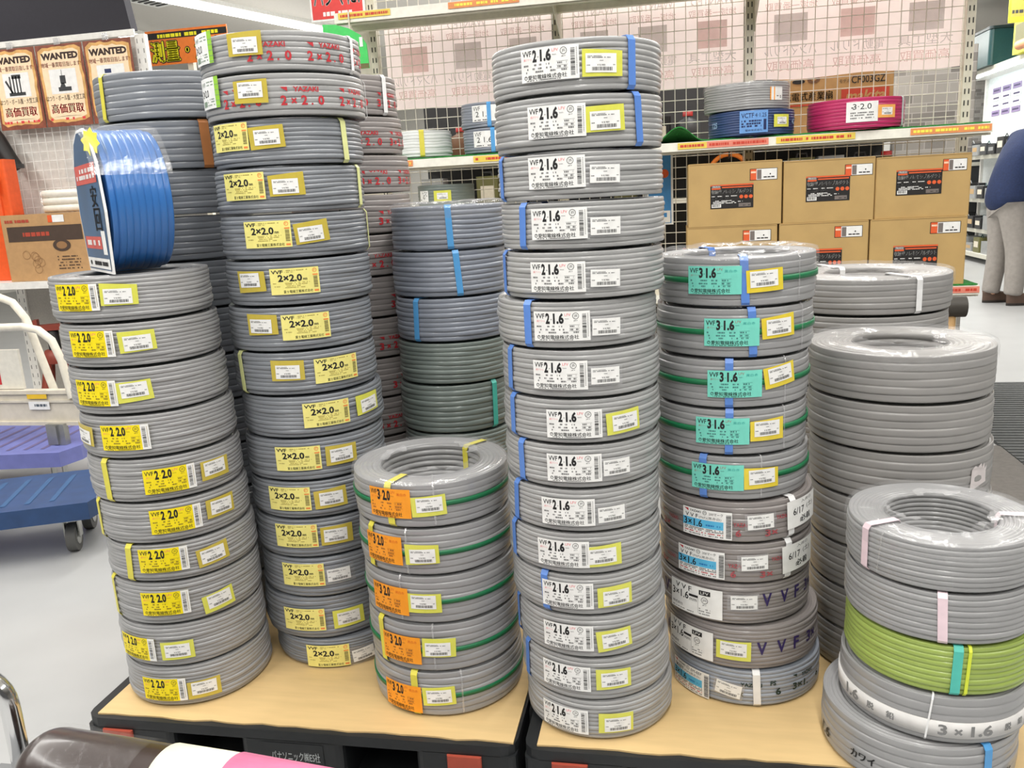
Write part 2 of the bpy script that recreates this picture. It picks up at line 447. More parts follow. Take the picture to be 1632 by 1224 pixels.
def label_green_edge(R):
    w, h = .080, .058; mb = MB(); q = cyl_map(R + .0036); mp = L(q, w, h); rnd = random.Random(3)
    lab_base(mb, w, h, q); mb.rect(.83, 0, 1, 1, mp, 2, .0003, 2, 1)
    for i in range(5): mb.rect(.83, .17 * i + .05, 1, .17 * i + .065, mp, 3, .0005, 2, 1)
    mb.text('VVF', .1, .72, .36, .86, mp, 3, .0005); mb.text('2×2.0', .08, .38, .52, .62, mp, 1, .0005, .01)
    for vv in (.1, .2, .28, .74, .84): mb.dashes(-.1 * w, (vv - .5) * h, .28 * w, .035 * h, q, 3, rnd, .0005)
    mb.rect(.1, .08, .36, .26, mp, 3, .0005, 3, 1)
    return mb.mesh('product_label', [PAPER, INK, LGREEN, mat('grey_green_ink', (130, 150, 130), .5)])
def label_yazaki(R, txt='VVF', size='3×1.6'):
    w, h = .0997, .0555; mb = MB(); q = cyl_map(R + .0036); mp = L(q, w, h); rnd = random.Random(11)
    lab_base(mb, w, h, q)
    mb.poly([((.03 - .5) * w, (.95 - .5) * h), ((.13 - .5) * w, (.95 - .5) * h), ((.13 - .5) * w, (.85 - .5) * h)], q, 2, .0005)
    mb.text('YAZAKI', .16, .865, .40, .94, mp, 1, .0005, .02)
    mb.ring(.475 * w - w / 2, .89 * h - h / 2, .0034, .0042, q, 1); mb.text('JIS', .45, .86, .5, .92, mp, 1, .0005)
    mb.text('200マーク' if txt == 'VVF' else 'EM-EEF', .56, .83, .83, .93, mp, 1, .0005)
    mb.text('V V F' if txt == 'VVF' else 'EM-EEF/F', .06, .66, .34, .80, mp, 1, .0005, .01)
    mb.text('(PbF)(黒赤白)', .36, .655, .80, .77, mp, 3, .0005)
    mb.rect(.0, .33, .84, .63, mp, 4, .0003, 8, 1)
    mb.text(size, .03, .35, .43, .61, mp, 1, .0005, .016)
    mb.dashes(.0 * w, -.08 * h, .28 * w, .06 * h, q, 5, rnd, .0005)
    v = .06
    while v < .9: b = rnd.uniform(.008, .022); mb.rect(.89, v, .985, v + b, mp, 1, .0005, 2, 1); v += b + rnd.uniform(.008, .02)
    for vv in (.05, .13, .21, .27): mb.dashes(-.46 * w, (vv - .5) * h, .34 * w, .04 * h, q, 3 if vv != .13 else 2, rnd, .0005, .8)
    return mb.mesh('product_label', [PAPER, INK, RED, GREYINK, CYAN, mat('deep_cyan_ink', (30, 120, 190), .5)])
def label_lfv(R):
    w, h = .118, .062; mb = MB(); q = cyl_map(R + .0036); mp = L(q, w, h); rnd = random.Random(21)
    lab_base(mb, w, h, q)
    mb.text('V V F', .12, .76, .46, .93, mp, 1, .0005, .01); mb.text('3×1.6', .04, .46, .40, .72, mp, 1, .0005, .014)
    mb.rect(.41, .60, .58, .68, mp, 1, .0005, 2, 1); mb.text('mm', .42, .46, .56, .54, mp, 1, .0005)
    mb.rect(.60, .74, .80, .90, mp, 1, .0005, 3, 1); mb.text('LFV', .63, .775, .77, .865, mp, 0, .0008)
    mb.ring(.70 * w - w / 2, .57 * h - h / 2, .006, .007, q, 1); mb.text('JIS', .665, .52, .735, .62, mp, 1, .0005)
    mb.text('JET', .66, .38, .74, .43, mp, 1, .0005)
    mb.rect(.58, .1, .584, .7, mp, 2, .0005); 
    for vv in (.08, .17, .25): mb.dashes(.1 * w, (vv - .5) * h, .3 * w, .035 * h, q, 2, rnd, .0005, .7)
    mb.text('株式会社', .04, .17, .28, .26, mp, 1, .0005); mb.dashes(-.46 * w, -.44 * h, .0 * w, .03 * h, q, 2, rnd, .0005)
    return mb.mesh('product_label', [PAPER, INK, GREYINK])
def sticker_mesh(R, tilt, seed):
    w, h = .0507, .0286; mb = MB(); q = cyl_map(R + .0043, tilt); rnd = random.Random(seed); mp = L(q, w, h)
    lab_base(mb, w, h, q, 0, 6)
    mb.dashes(-.44 * w, .34 * h, .0 * w, .035 * h, q, 2, rnd, .0005, .9); mb.dashes(-.44 * w, .26 * h, .30 * w, .05 * h, q, 2, rnd, .0005, .85)
    mb.dashes(-.06 * w, .10 * h, .06 * w, .04 * h, q, 2, rnd, .0005, .9); mb.dashes(-.46 * w, -.14 * h, -.36 * w, .05 * h, q, 2, rnd, .0005, .9); mb.dashes(.38 * w, -.12 * h, .45 * w, .05 * h, q, 2, rnd, .0005, .9)
    mb.text('￥8,980', .36, .33, .62, .44, mp, 1, .0005)
    u = .20
    while u < .84:
        b = rnd.uniform(.006, .02); mb.rect(u, .1, u + b, .29, mp, 1, .0005); u += b + rnd.uniform(.006, .02)
    return mb.mesh('price_sticker', [PAPER, INK, GREYINK])
def tape_mesh(R, tilt, m, w=.067, h=.040, name='price_tape', skew=0.):
    mb = MB(); q = cyl_map(R + .0036, tilt)
    nu = 6
    vs = []
    for j in range(2):
        for i in range(nu + 1):
            u = -w / 2 + w * i / nu; v = (j - .5) * h + skew * (i / nu - .5) * (1 if j else -.4)
            vs.append(q(u, v, 0))
    mb.add(vs, [(i, i + 1, nu + 2 + i, nu + 1 + i) for i in range(nu)], 0)
    return mb.mesh(name, [m])
STACKS = {
 'S1': [
  (-1.0921, 1.55, 0.9713, 0.0897, 0.1525, (-0.109, 0.0507), (0.443, 0.05), 'y', []),
  (-1.0847, 1.55, 0.8839, 0.0874, 0.1525, (-0.051, 0.0485), (0.528, 0.0467), 'y', []),
  (-1.0807, 1.55, 0.7902, 0.0937, 0.1525, (-0.138, 0.0456), (0.386, 0.05), 'y', []),
  (-1.0741, 1.55, 0.701, 0.0892, 0.1525, (0.137, 0.0447), (-0.554, 0.0432), 'o', []),
  (-1.0713, 1.55, 0.6089, 0.0922, 0.1525, (0.593, 0.0435), (1.2, 0.0476), 'o', [-0.259]),
  (-1.0666, 1.55, 0.5205, 0.0884, 0.1525, (0.569, 0.0475), (1.171, 0.0525), 'o', [-0.674]),
  (-1.0604, 1.55, 0.4376, 0.0829, 0.1525, (0.301, 0.049), (0.932, 0.0415), 'o', [-0.187]),
  (-1.0614, 1.55, 0.3428, 0.0948, 0.1525, (0.244, 0.0489), (0.929, 0.0359), 'y', [-0.686]),
  (-1.0623, 1.55, 0.2459, 0.0969, 0.1525, (-0.292, 0.0423), (0.318, 0.0394), 'y', []),
  (-1.0606, 1.55, 0.153, 0.0929, 0.1525, (0.034, 0.0428), (0.574, 0.0397), 'o', []),
 ],
 'S2': [
  (-0.7962, 1.732, 1.4231, 0.0764, 0.163, (-0.498, 0.0541), (0.027, 0.0478), 'o', [1.449]),
  (-0.7937, 1.732, 1.3402, 0.0829, 0.163, (-0.495, 0.0546), (0.018, 0.0503), 'o', [1.913]),
  (-0.7995, 1.732, 1.2487, 0.0914, 0.1545, (-0.376, 0.0588), (0.169, 0.0542), 'o', [1.227]),
  (-0.8048, 1.732, 1.1571, 0.0917, 0.1545, (-0.199, 0.055), (0.383, 0.0514), 'o', [1.562]),
  (-0.8049, 1.732, 1.0657, 0.0913, 0.1545, (0.065, 0.051), (0.636, 0.0483), 'o', [1.825]),
  (-0.8058, 1.732, 0.971, 0.0948, 0.1545, (0.36, 0.0504), (-0.244, 0.0553), 'o', []),
  (-0.8124, 1.732, 0.8763, 0.0946, 0.1545, (0.48, 0.0508), (-0.104, 0.0556), 'o', []),
  (-0.8121, 1.732, 0.7821, 0.0943, 0.1545, (0.836, 0.0487), (0.174, 0.0524), 'o', [-0.621]),
  (-0.8045, 1.732, 0.6889, 0.0932, 0.1545, (0.583, 0.05), (1.237, 0.0513), 'y', []),
  (-0.8091, 1.732, 0.5941, 0.0947, 0.1545, (0.157, 0.0518), (0.754, 0.0506), 'o', []),
  (-0.8079, 1.732, 0.5078, 0.0864, 0.1545, (-0.046, 0.0477), (0.534, 0.0439), 'o', []),
  (-0.8081, 1.732, 0.4169, 0.0908, 0.1545, (-0.006, 0.0533), (0.568, 0.0494), 'o', []),
  (-0.8044, 1.732, 0.3234, 0.0936, 0.1545, (0.006, 0.0553), (0.514, 0.0513), 'n', []),
  (-0.8096, 1.732, 0.2209, 0.1025, 0.1545, (-0.023, 0.0497), (0.622, 0.0461), 'y', []),
  (-0.7898, 1.732, 0.153, 0.0679, 0.1545, (0.15, 0.0291), (0.677, 0.0235), 'n', []),
 ],
 'S3': [
  (-0.4932, 1.585, 0.5581, 0.0904, 0.16, (-0.254, 0.0507), (0.233, 0.0487), 'y', [-0.251]),
  (-0.4899, 1.585, 0.4596, 0.0985, 0.16, (-0.433, 0.0516), (0.088, 0.0434), 'y', [-0.655]),
  (-0.4872, 1.585, 0.3581, 0.1015, 0.16, (-0.427, 0.0465), (0.056, 0.049), 'y', []),
  (-0.4866, 1.585, 0.2532, 0.1048, 0.16, (-0.321, 0.0474), (0.184, 0.0522), 'y', [-0.639]),
  (-0.4852, 1.585, 0.153, 0.1002, 0.16, (-0.372, 0.0386), (0.128, 0.0488), 'y', [-0.179]),
 ],
 'S4': [
  (-0.1605, 1.535, 1.3221, 0.0847, 0.1465, (-0.187, 0.0456), (0.394, 0.0412), 'y', [0.752]),
  (-0.1598, 1.535, 1.2339, 0.0882, 0.1465, (-0.14, 0.0456), (0.4, 0.043), 'y', [0.832]),
  (-0.1597, 1.535, 1.155, 0.0789, 0.1465, (-0.164, 0.0454), (0.361, 0.0393), 'n', [-1.052]),
  (-0.1574, 1.535, 1.074, 0.081, 0.1465, (-0.175, 0.0439), (0.342, 0.0372), 'n', [-0.654]),
  (-0.1601, 1.535, 0.9908, 0.0832, 0.1465, (-0.196, 0.0395), (0.338, 0.0352), 'n', [-1.109]),
  (-0.1745, 1.535, 0.9074, 0.0835, 0.1465, (-0.066, 0.0404), (0.462, 0.0362), 'n', [-0.494]),
  (-0.1699, 1.535, 0.8205, 0.0869, 0.1465, (-0.144, 0.0422), (0.396, 0.0391), 'n', [-0.918]),
  (-0.171, 1.535, 0.7382, 0.0823, 0.1465, (0.013, 0.0376), (0.616, 0.0355), 'y', [-0.897]),
  (-0.172, 1.535, 0.6561, 0.0821, 0.1465, (-0.0, 0.0396), (0.515, 0.0373), 'n', [-0.737]),
  (-0.1736, 1.535, 0.573, 0.0831, 0.1465, (-0.087, 0.04), (0.445, 0.0337), 'n', [-0.883]),
  (-0.1739, 1.535, 0.4915, 0.0815, 0.1465, (-0.17, 0.041), (0.335, 0.0368), 'y', [-1.015]),
  (-0.1716, 1.535, 0.4105, 0.081, 0.1465, (-0.152, 0.0408), (0.449, 0.0341), 'y', [-0.447]),
  (-0.1656, 1.535, 0.3246, 0.0859, 0.1465, (-0.209, 0.0422), (0.382, 0.0374), 'y', [-1.209]),
  (-0.1601, 1.535, 0.2362, 0.0885, 0.1465, (-0.298, 0.0465), (0.32, 0.0462), 'y', [-1.021]),
  (-0.1551, 1.535, 0.153, 0.0832, 0.1465, (-0.381, 0.0384), (0.301, 0.035), 'y', []),
 ],
 'S5': [
  (0.1214, 1.68, 0.9511, 0.0911, 0.149, (-0.323, 0.0492), (0.272, 0.0498), 'Y', [0.035]),
  (0.1177, 1.68, 0.8574, 0.0937, 0.149, (-0.088, 0.0489), (0.482, 0.0557), 'Y', [0.156]),
  (0.1117, 1.68, 0.7637, 0.0936, 0.149, (-0.007, 0.0474), (0.562, 0.0612), 'Y', [-0.074]),
  (0.1098, 1.68, 0.6731, 0.0906, 0.149, (-0.141, 0.0482), (0.412, 0.0511), 'Y', [-0.058]),
  (0.114, 1.68, 0.5838, 0.0893, 0.149, (-0.23, 0.047), (0.314, 0.048), 'Y', [-0.408]),
  (0.1219, 1.68, 0.4995, 0.0843, 0.152, (-0.416, 0.0349), (0.25, 0.0444), 'n', [0.695]),
  (0.1219, 1.68, 0.4151, 0.0844, 0.152, (-0.502, 0.0369), (0.162, 0.0453), 'n', [0.648]),
  (0.1205, 1.68, 0.3271, 0.088, 0.151, (-0.58, 0.0407), (0.053, 0.0506), 'n', []),
  (0.1359, 1.68, 0.2328, 0.0942, 0.155, (-0.782, 0.0412), (-0.159, 0.0458), 'y', []),
  (0.1424, 1.68, 0.153, 0.0798, 0.155, (-0.823, 0.029), (-0.261, 0.0361), 'N', [0.088]),
 ],
 'S0': [
  (-1.1649, 1.92, 1.3726, 0.1054, 0.175, None, None, '', [-0.475]),
  (-1.1718, 1.92, 1.2633, 0.1093, 0.175, None, None, '', [0.893]),
  (-1.1802, 1.92, 1.1618, 0.1015, 0.175, None, None, '', []),
  (-1.1922, 1.92, 1.0585, 0.1033, 0.175, None, None, '', []),
  (-1.1953, 1.92, 0.9453, 0.1132, 0.175, None, None, '', []),
  (-1.1969, 1.92, 0.8321, 0.1132, 0.175, None, None, '', []),
  (-1.1934, 1.92, 0.7189, 0.1132, 0.175, None, None, '', []),
  (-1.1963, 1.92, 0.6057, 0.1132, 0.175, None, None, '', []),
  (-1.1974, 1.92, 0.4925, 0.1132, 0.175, None, None, '', []),
  (-1.1933, 1.92, 0.3794, 0.1132, 0.175, None, None, '', []),
  (-1.1872, 1.92, 0.2662, 0.1132, 0.175, None, None, '', []),
  (-1.1886, 1.92, 0.153, 0.1132, 0.175, None, None, '', []),
 ],
 'Sb': [
  (-0.8379, 2.12, 1.3742, 0.098, 0.155, None, None, '', [1.242]),
  (-0.8306, 2.12, 1.2824, 0.0919, 0.155, None, None, '', []),
  (-0.8197, 2.12, 1.1888, 0.0936, 0.155, None, None, '', []),
  (-0.8226, 2.12, 1.0914, 0.0974, 0.155, None, None, '', []),
  (-0.8194, 2.12, 0.9871, 0.1043, 0.155, None, None, '', []),
  (-0.8259, 2.12, 0.8828, 0.1043, 0.155, None, None, '', []),
  (-0.8221, 2.12, 0.7786, 0.1043, 0.155, None, None, '', []),
  (-0.8253, 2.12, 0.6743, 0.1043, 0.155, None, None, '', []),
  (-0.8265, 2.12, 0.5701, 0.1043, 0.155, None, None, '', []),
  (-0.8273, 2.12, 0.4658, 0.1043, 0.155, None, None, '', []),
  (-0.826, 2.12, 0.3615, 0.1043, 0.155, None, None, '', []),
  (-0.8175, 2.12, 0.2573, 0.1043, 0.155, None, None, '', []),
  (-0.8186, 2.12, 0.153, 0.1043, 0.155, None, None, '', []),
 ],
 'S3b': [
  (-0.5303, 2.0, 1.0528, 0.1021, 0.14, None, None, '', [0.257]),
  (-0.5351, 2.0, 0.9448, 0.108, 0.14, None, None, '', [0.384]),
  (-0.5346, 2.0, 0.8393, 0.1055, 0.14, None, None, '', [-0.41]),
  (-0.5353, 2.0, 0.7371, 0.1021, 0.14, None, None, '', []),
  (-0.5407, 2.0, 0.6167, 0.1204, 0.14, None, None, '', [0.968]),
  (-0.537, 2.0, 0.524, 0.0927, 0.14, None, None, '', []),
  (-0.5371, 2.0, 0.4312, 0.0927, 0.14, None, None, '', []),
  (-0.5444, 2.0, 0.3385, 0.0927, 0.14, None, None, '', []),
  (-0.543, 2.0, 0.2457, 0.0927, 0.14, None, None, '', []),
  (-0.5392, 2.0, 0.153, 0.0927, 0.14, None, None, '', []),
 ],
 'S6': [
  (0.4565, 1.8, 0.7448, 0.0958, 0.176, None, None, '', []),
  (0.4569, 1.8, 0.6477, 0.0971, 0.176, None, None, '', []),
  (0.4628, 1.8, 0.5442, 0.1035, 0.176, None, None, '', []),
  (0.4656, 1.8, 0.4353, 0.1088, 0.176, None, None, '', []),
  (0.4684, 1.8, 0.3412, 0.0941, 0.176, None, None, '', []),
  (0.4699, 1.8, 0.2471, 0.0941, 0.176, None, None, '', []),
  (0.4702, 1.8, 0.153, 0.0941, 0.176, None, None, '', []),
 ],
 'S6b': [
  (0.4653, 2.2, 0.8548, 0.0867, 0.2, None, None, '', [0.426]),
  (0.4603, 2.2, 0.7671, 0.0877, 0.2, None, None, '', []),
  (0.4665, 2.2, 0.6794, 0.0877, 0.2, None, None, '', []),
  (0.4673, 2.2, 0.5917, 0.0877, 0.2, None, None, '', []),
  (0.4653, 2.2, 0.5039, 0.0877, 0.2, None, None, '', []),
  (0.4614, 2.2, 0.4162, 0.0877, 0.2, None, None, '', []),
  (0.465, 2.2, 0.3285, 0.0877, 0.2, None, None, '', []),
  (0.4603, 2.2, 0.2407, 0.0877, 0.2, None, None, '', []),
  (0.4705, 2.2, 0.153, 0.0877, 0.2, None, None, '', []),
 ],
 'S7': [
  (0.4516, 1.462, 0.517, 0.0829, 0.151, None, None, '', [-1.107]),
  (0.4527, 1.462, 0.4268, 0.0903, 0.151, None, None, '', [-0.225]),
  (0.4558, 1.462, 0.3368, 0.09, 0.151, None, None, '', [-0.079]),
  (0.452, 1.462, 0.2489, 0.0879, 0.153, None, None, '', []),
  (0.4315, 1.462, 0.153, 0.0959, 0.162, None, None, '', [0.455]),
 ],
}

# ---------------------------------------------------------------- the stacks on the pallets
ORD = ['topmost', 'second', 'third', 'fourth', 'fifth', 'sixth', 'seventh', 'eighth', 'ninth', 'tenth', 'eleventh', 'twelfth', 'thirteenth', 'fourteenth', 'fifteenth']
def nth(i, n): return 'topmost' if i == 0 else 'lowest' if i == n - 1 else ORD[i] + ' from top'
SPEC = {
    # rows, inner radius ratio, layers, material, default nominal height, group
    'S1': (11, .62, 7, M_GREY, .090, 'grey coils with yellow labels in the left front stack'),
    'S2': (10, .62, 7, M_GREY_D, .090, 'grey coils of the tall stack with pale yellow labels'),
    'S3': (7, .63, 6, M_GREY, .100, 'grey coils with orange labels in the short stack'),
    'S4': (9, .62, 7, M_GREY_L, .083, 'grey coils with white labels in the tallest central stack'),
    'S5': (7, .66, 6, M_GREY, .090, 'grey coils of the stack with turquoise labels on top'),
    'S0': (7, .6, 6, M_GREY_D, .106, 'grey coils of the back left stack'),
    'Sb': (7, .6, 6, M_GREY_BR, .098, 'red printed coils behind the pale yellow label stack'),
    'S3b': (9, .6, 7, M_GREY_BL, .105, 'coils of the unlabelled stack behind the orange labels'),
    'S6': (6, .50, 9, M_GREY_W, .097, 'wide coils of the stack at right'),
    'S6b': (6, .44, 9, M_GREY_W, .0877, 'coils of the far stack by the cartons'),
    'S7': (9, .58, 9, M_GREY, .09, 'coils of the low stack at right front'),
}
LOOK = {
    'S1': ('grey coil with bright yellow label', 'leftmost stack'),
    'S2': ('dark grey coil with pale yellow label', 'tall second stack'),
    'S3': ('green striped coil with orange label', 'short middle stack'),
    'S4': ('light grey coil with white label', 'tallest central stack'),
    'S0': ('plain grey coil', 'stack behind the blue hose'),
    'Sb': ('red printed coil', 'stack behind the pale yellow labels'),
    'S3b': ('unlabelled coil', 'stack behind the orange labels'),
    'S6': ('wide grey coil', 'plain stack right of turquoise labels'),
    'S6b': ('wide grey coil', 'far stack before the cartons'),
}
def mesh_cache(fn):
    c = {}
    def g(*a):
        if a not in c: c[a] = fn(*a)
        return c[a]
    return g
g_sticker = mesh_cache(lambda R, t: sticker_mesh(R, t, 7))
g_tape = mesh_cache(tape_mesh)
g_strap = mesh_cache(strap_mesh)
g_wind = mesh_cache(lambda sp, R, seed, m, rows, rin, layers: winding_mesh('winding', R, SPEC[sp][4], rows, rin, layers, seed, m, .6 if sp in ('S6', 'S6b', 'S7') else 1.))
g_lab = mesh_cache(lambda kind, R: {
    'y': lambda: label_aichi(R, ('2', '2.0'), YEL, True, 'yellow'), 'f': lambda: label_fuji(R), 'o': lambda: label_aichi(R, ('3', '2.0'), ORA, False, 'orange'),
    'w': lambda: label_aichi(R, ('2', '1.6'), PAPER, False, 'white'), 't': lambda: label_aichi(R, ('3', '1.6'), TEAL, False, 'teal'), 'g': lambda: label_green_edge(R),
    'z': lambda: label_yazaki(R), 'e': lambda: label_yazaki(R, 'EM', '3×1.6'), 'l': lambda: label_lfv(R)}[kind]())
# which label each coil of a stack carries
LABK = {'S1': 'y' * 10, 'S2': 'gg' + 'f' * 13, 'S3': 'ooooo', 'S4': 'w' * 15, 'S5': 'tttttzzlle'}
STRAPM = {'S1': S_YEL, 'S2': S_CREAM, 'S3': S_YEL, 'S4': S_BLUE, 'S5': S_BLUE, 'S0': S_YEL, 'Sb': S_WHITE, 'S3b': S_LBLUE, 'S6': S_WHITE, 'S6b': S_WHITE, 'S7': S_PINK}
TILT = {('S1', 0): -.03, ('S1', 1): .03, ('S1', 2): .06, ('S1', 3): -.08, ('S1', 6): .08, ('S1', 7): .10, ('S2', 2): .03, ('S2', 4): .08, ('S2', 8): .08, ('S2', 14): .1,
        ('S4', 0): -.02, ('S4', 7): .05, ('S4', 12): .08, ('S5', 0): .05, ('S5', 1): .05, ('S5', 2): .16, ('S5', 4): .04, ('S5', 5): .05, ('S5', 6): .03, ('S5', 9): -.18, ('S3', 0): .03, ('S3', 4): .04}
rnd0 = random.Random(2)
def marking_mesh(R, items, mats, name='printed_marking'):
    # items: (text or 'flag', angle of the centre, z of the centre, height, width or None, material index)
    mb = MB(); q = cyl_map(R + .0012)
    for t, a, z, hh, w, mi, *sl in items:
        u = a * R
        if t == 'flag': mb.add([q(u - hh, z + hh / 2), q(u + hh * .6, z + hh / 2), q(u + hh * .6, z - hh / 2)], [(0, 2, 1)], mi); continue
        if w is None: w = hh * glyphs(t, .03)[2]
        mb.text(t, u - w / 2, z - hh / 2, u + w / 2, z + hh / 2, q, mi, .0, .03)
    return mb.mesh(name, mats)
def marking(R, items, mats, parent, dz=0):
    for k in items:                                     # every printed word its own piece
        obj('printed_marking', marking_mesh(R, [k], mats), parent)
def yazaki_marks(R, z0, start, end, size, col, parent, step=None, top='YAZAKI', off=0., k=1.):
    a = start; u = 1 / R
    st = step
    while a < end:
        it = []; it.append(('flag', a - .034 * u + off, z0 + .0205, .0085, None, 0)); it.append((top, a + .007 * u + off, z0 + .0205, .0095, .050, 0))
        for ch, du, cw in zip(size, (-.037, -.018, .002, .017, .036), (.012, .011, .012, .004, .013)): it.append((ch, a + du * u + off, z0 - (.007 if ch == '.' else .001 if ch == '×' else 0), .004 if ch == '.' else .011 if ch == '×' else .018, cw, 0))
        a += st
        obj('printed_marking', marking_mesh(R, it, [col]), parent)
for sk, rows_ in STACKS.items():
    nrow, rin, layers, cm, h0, grp = SPEC[sk]
    N = len(rows_)
    for i, (X, Y, zb, h, R, lab, pr, tape, straps) in enumerate(rows_):
        rows, ri, ly, m = nrow, rin, layers, cm
        look, place = LOOK.get(sk, ('', ''))
        rot = rnd0.uniform(0, 6.28)
        if sk == 'S5':
            place = 'turquoise topped stack'
            look = 'green striped coil with turquoise label' if i < 5 else 'grey coil with white label'
            if i in (5, 6): m, rows, look = M_GREY_BR, 7, 'coil with blue banded label and date paper'
            if i in (7, 8): m, rows, look = M_GREY_BR, 11, 'brownish coil with large purple letters'
            if i == 9: m, rows, look = M_GREY_PB, 9, 'bluish coil with black print and white strap'
        if sk == 'S2' and i < 2: m, rows, look = M_GREY_L, 7, 'red printed coil with green edged label'
        if sk == 'S3b' and i >= 3: m = M_GREY_GR
        if sk == 'S7':
            place = 'low stack at right front'
            look = 'grey coil with pale pink strap'
            if i == 0: look = 'film wrapped coil with open hole'
            if i == 2: m, look = M_GREEN_C, 'yellow-green coil with teal strap'
            if i == 3: rows, look = 5, 'grey coil with printed white band'
            if i == 4: rows, look = 6, 'grey coil with black print and blue strap'
        label = '%s, %s in %s' % (look, nth(i, N), place)
        if sk == 'S5' or sk == 'S7': label = '%s, %s in %s' % (look, nth(i, N), place)
        root = thing('cable_coil', label, 'cable coil', (X, Y, zb + .0004), 0, grp)
        wm = g_wind(sk, R, (i * 7 + 3) % 3, m, rows, ri, ly)
        w_ = obj('winding', wm, root, (0, 0, 0), rot); w_.scale = (1, 1, (h - .0052) / h0); w_.location.z = .0022
        Ri = R * ri
        if lab and LABK.get(sk):
            obj('product_label', g_lab(LABK[sk][i], R), root, (0, 0, lab[1]), lab[0] - (.17 if LABK[sk][i] == 'g' else 0))
        if pr:
            t = TILT.get((sk, i), rnd0.uniform(-.03, .03))
            tm = {'y': T_YG, 'Y': T_Y, 'o': T_O, 'n': M_CTAPE, 'N': M_CTAPE}[tape]
            size = (.067, .040) if tape in 'yYo' else (.060, .035)
            if sk == 'S2': size = (.070, .0425)
            sk_ = rnd0.uniform(-.004, .004)
            dv = rnd0.choice((-.003, 0, .003)) if tape in 'yYo' else 0
            pt = obj('price_tape' if tape in 'yYo' else 'clear_tape', g_tape(R, round(t + rnd0.uniform(-.03, .03), 2), tm, size[0], size[1], 'price_tape', round(sk_, 4)), root, (0, 0, pr[1] - dv), pr[0])
            obj('price_sticker', g_sticker(R, round(t, 2)), pt, (0, 0, dv), rnd0.uniform(-.02, .02))
        for k, a in enumerate(straps):
            sm = STRAPM[sk]; wd = .0145
            if sk == 'S0' and i == 1: sm, wd = S_ORA, .022
            if sk == 'S3b' and i >= 3: sm = S_TEAL
            if sk == 'S2' and i < 2: sm, wd = S_WHITE, .010
            if sk == 'S5' and i >= 5: sm = S_WHITE
            if sk == 'S7': sm = (S_PINK, S_PINK, S_TEAL, S_WHITE, S_LBLUE)[i]
            st = g_strap(R, Ri, round(h - .005, 3), wd, sm, .0008, round(rnd0.uniform(-.06, .06), 2))
            obj('strap', st, root, (0, 0, .0022), a)
            if (sk, i) in (('S5', 0), ('S7', 0), ('S3', 0)):   # the second strap shows inside the open hole
                obj('strap', st, root, (0, 0, .0022), a - 2.75 if sk == 'S5' else a + 2.85 if sk == 'S3' else a + 2.6)
        if sk == 'S3':
            obj('green_stripe', band_mesh(R + .0021, .0425, .052, STRIPE, 'green_stripe'), root)
        if sk == 'S5' and i < 5:
            obj('green_stripe', band_mesh(R + .0021, .0435, .0535, STRIPE, 'green_stripe'), root)
            obj('strap', g_strap(R, Ri, round(h - .005, 3), .0025, M_CTAPE, .0008, 0.), root, (0, 0, .0022), straps[0] + .72)
        if sk == 'S3':
            obj('strap', g_strap(R, Ri, round(h - .005, 3), .0035, M_CTAPE, .0008, 0.), root, (0, 0, .0022), (.30, -.1, -.25, .12, .42)[i])
        if sk == 'S2' and i == 0: yazaki_marks(R, .0275, .30, 2.0, '2×2.0', RED, root, step=.71)
        if sk == 'S2' and i == 1: yazaki_marks(R, .0285, -.12, 2.0, '2×2.0', RED, root, step=.75)
        if sk == 'Sb':
            yazaki_marks(R, .030, (.62, .77, .80, 1.08, .75, 1.2, .9, 1.1, .8, 1.0, .7, .7, .7)[i], 1.75, '3×2.0', RED, root, step=.73)
        if sk == 'S5' and i in (5, 6):
            d = (0, -.06)[i - 5]
            marking(R, [('flag', -1.2 + d, .031, .006, None, 0), ('YAZAKI', -.95 + d, .029, .0075, .03, 0), ('3×', -1.1 + d, .012, .013, .026, 0), ('YAZAKI', .02 + d, .038, .0085, .032, 0), ('6', -.02 + d, .021, .014, .011, 0), ('3×', .40 + d, .020, .014, .026, 0), ('YAZAKI', .56 + d, .049, .008, .03, 0)], [FADED], root)
            mb = MB(); q = cyl_map(R + .0045, .05); mp = L(q, .094, .056)
            lab_base(mb, .094, .056, q)
            mb.text('6/17', .16, .45, .50, .70, mp, 1, .0005, .01); mb.text('(土)', .60, .50, .86, .74, mp, 1, .0005); mb.text('必着', .36, .12, .76, .36, mp, 1, .0005, .02); mb.text('入荷日', .40, .82, .78, .93, mp, 2, .0005)
            pb = mb.build('paper_sign', [PAPER, INK, GREYINK], root, (0, 0, (.050, .0455)[i - 5]), (.90, .84)[i - 5])
        if sk == 'S5' and i in (7, 8):
            c = ((.387, .054), (.21, .0495))[i - 7]
            marking(R, [('V', c[0] - .02, c[1] - .001, .027, .020, 0), ('V', c[0] + .24, c[1], .027, .020, 0), ('F', c[0] + .47, c[1], .027, .014, 0), ('3×', c[0] + .78, c[1], .025, .034, 0), ('V', c[0] - 1.5, c[1] - .01, .027, .020, 0)], [PURP], root)
        if sk == 'S5' and i == 9:
            marking(R, [('YAZAKI', .02, .049, .0085, .042, 0), ('PS', .30, .052, .010, .012, 0), ('flag', .62, .058, .007, None, 0), ('YAZAKI', .84, .056, .0085, .034, 0), ('×', -.11, .027, .010, .011, 0), ('1.', .10, .030, .0145, .014, 0), ('6', .37, .033, .0155, .0115, 0), ('3×1.', .72, .036, .015, .043, 0), ('6', 1.1, .036, .015, .011, 0)], [mat('dark_green_ink', (26, 52, 46), .6)], root)
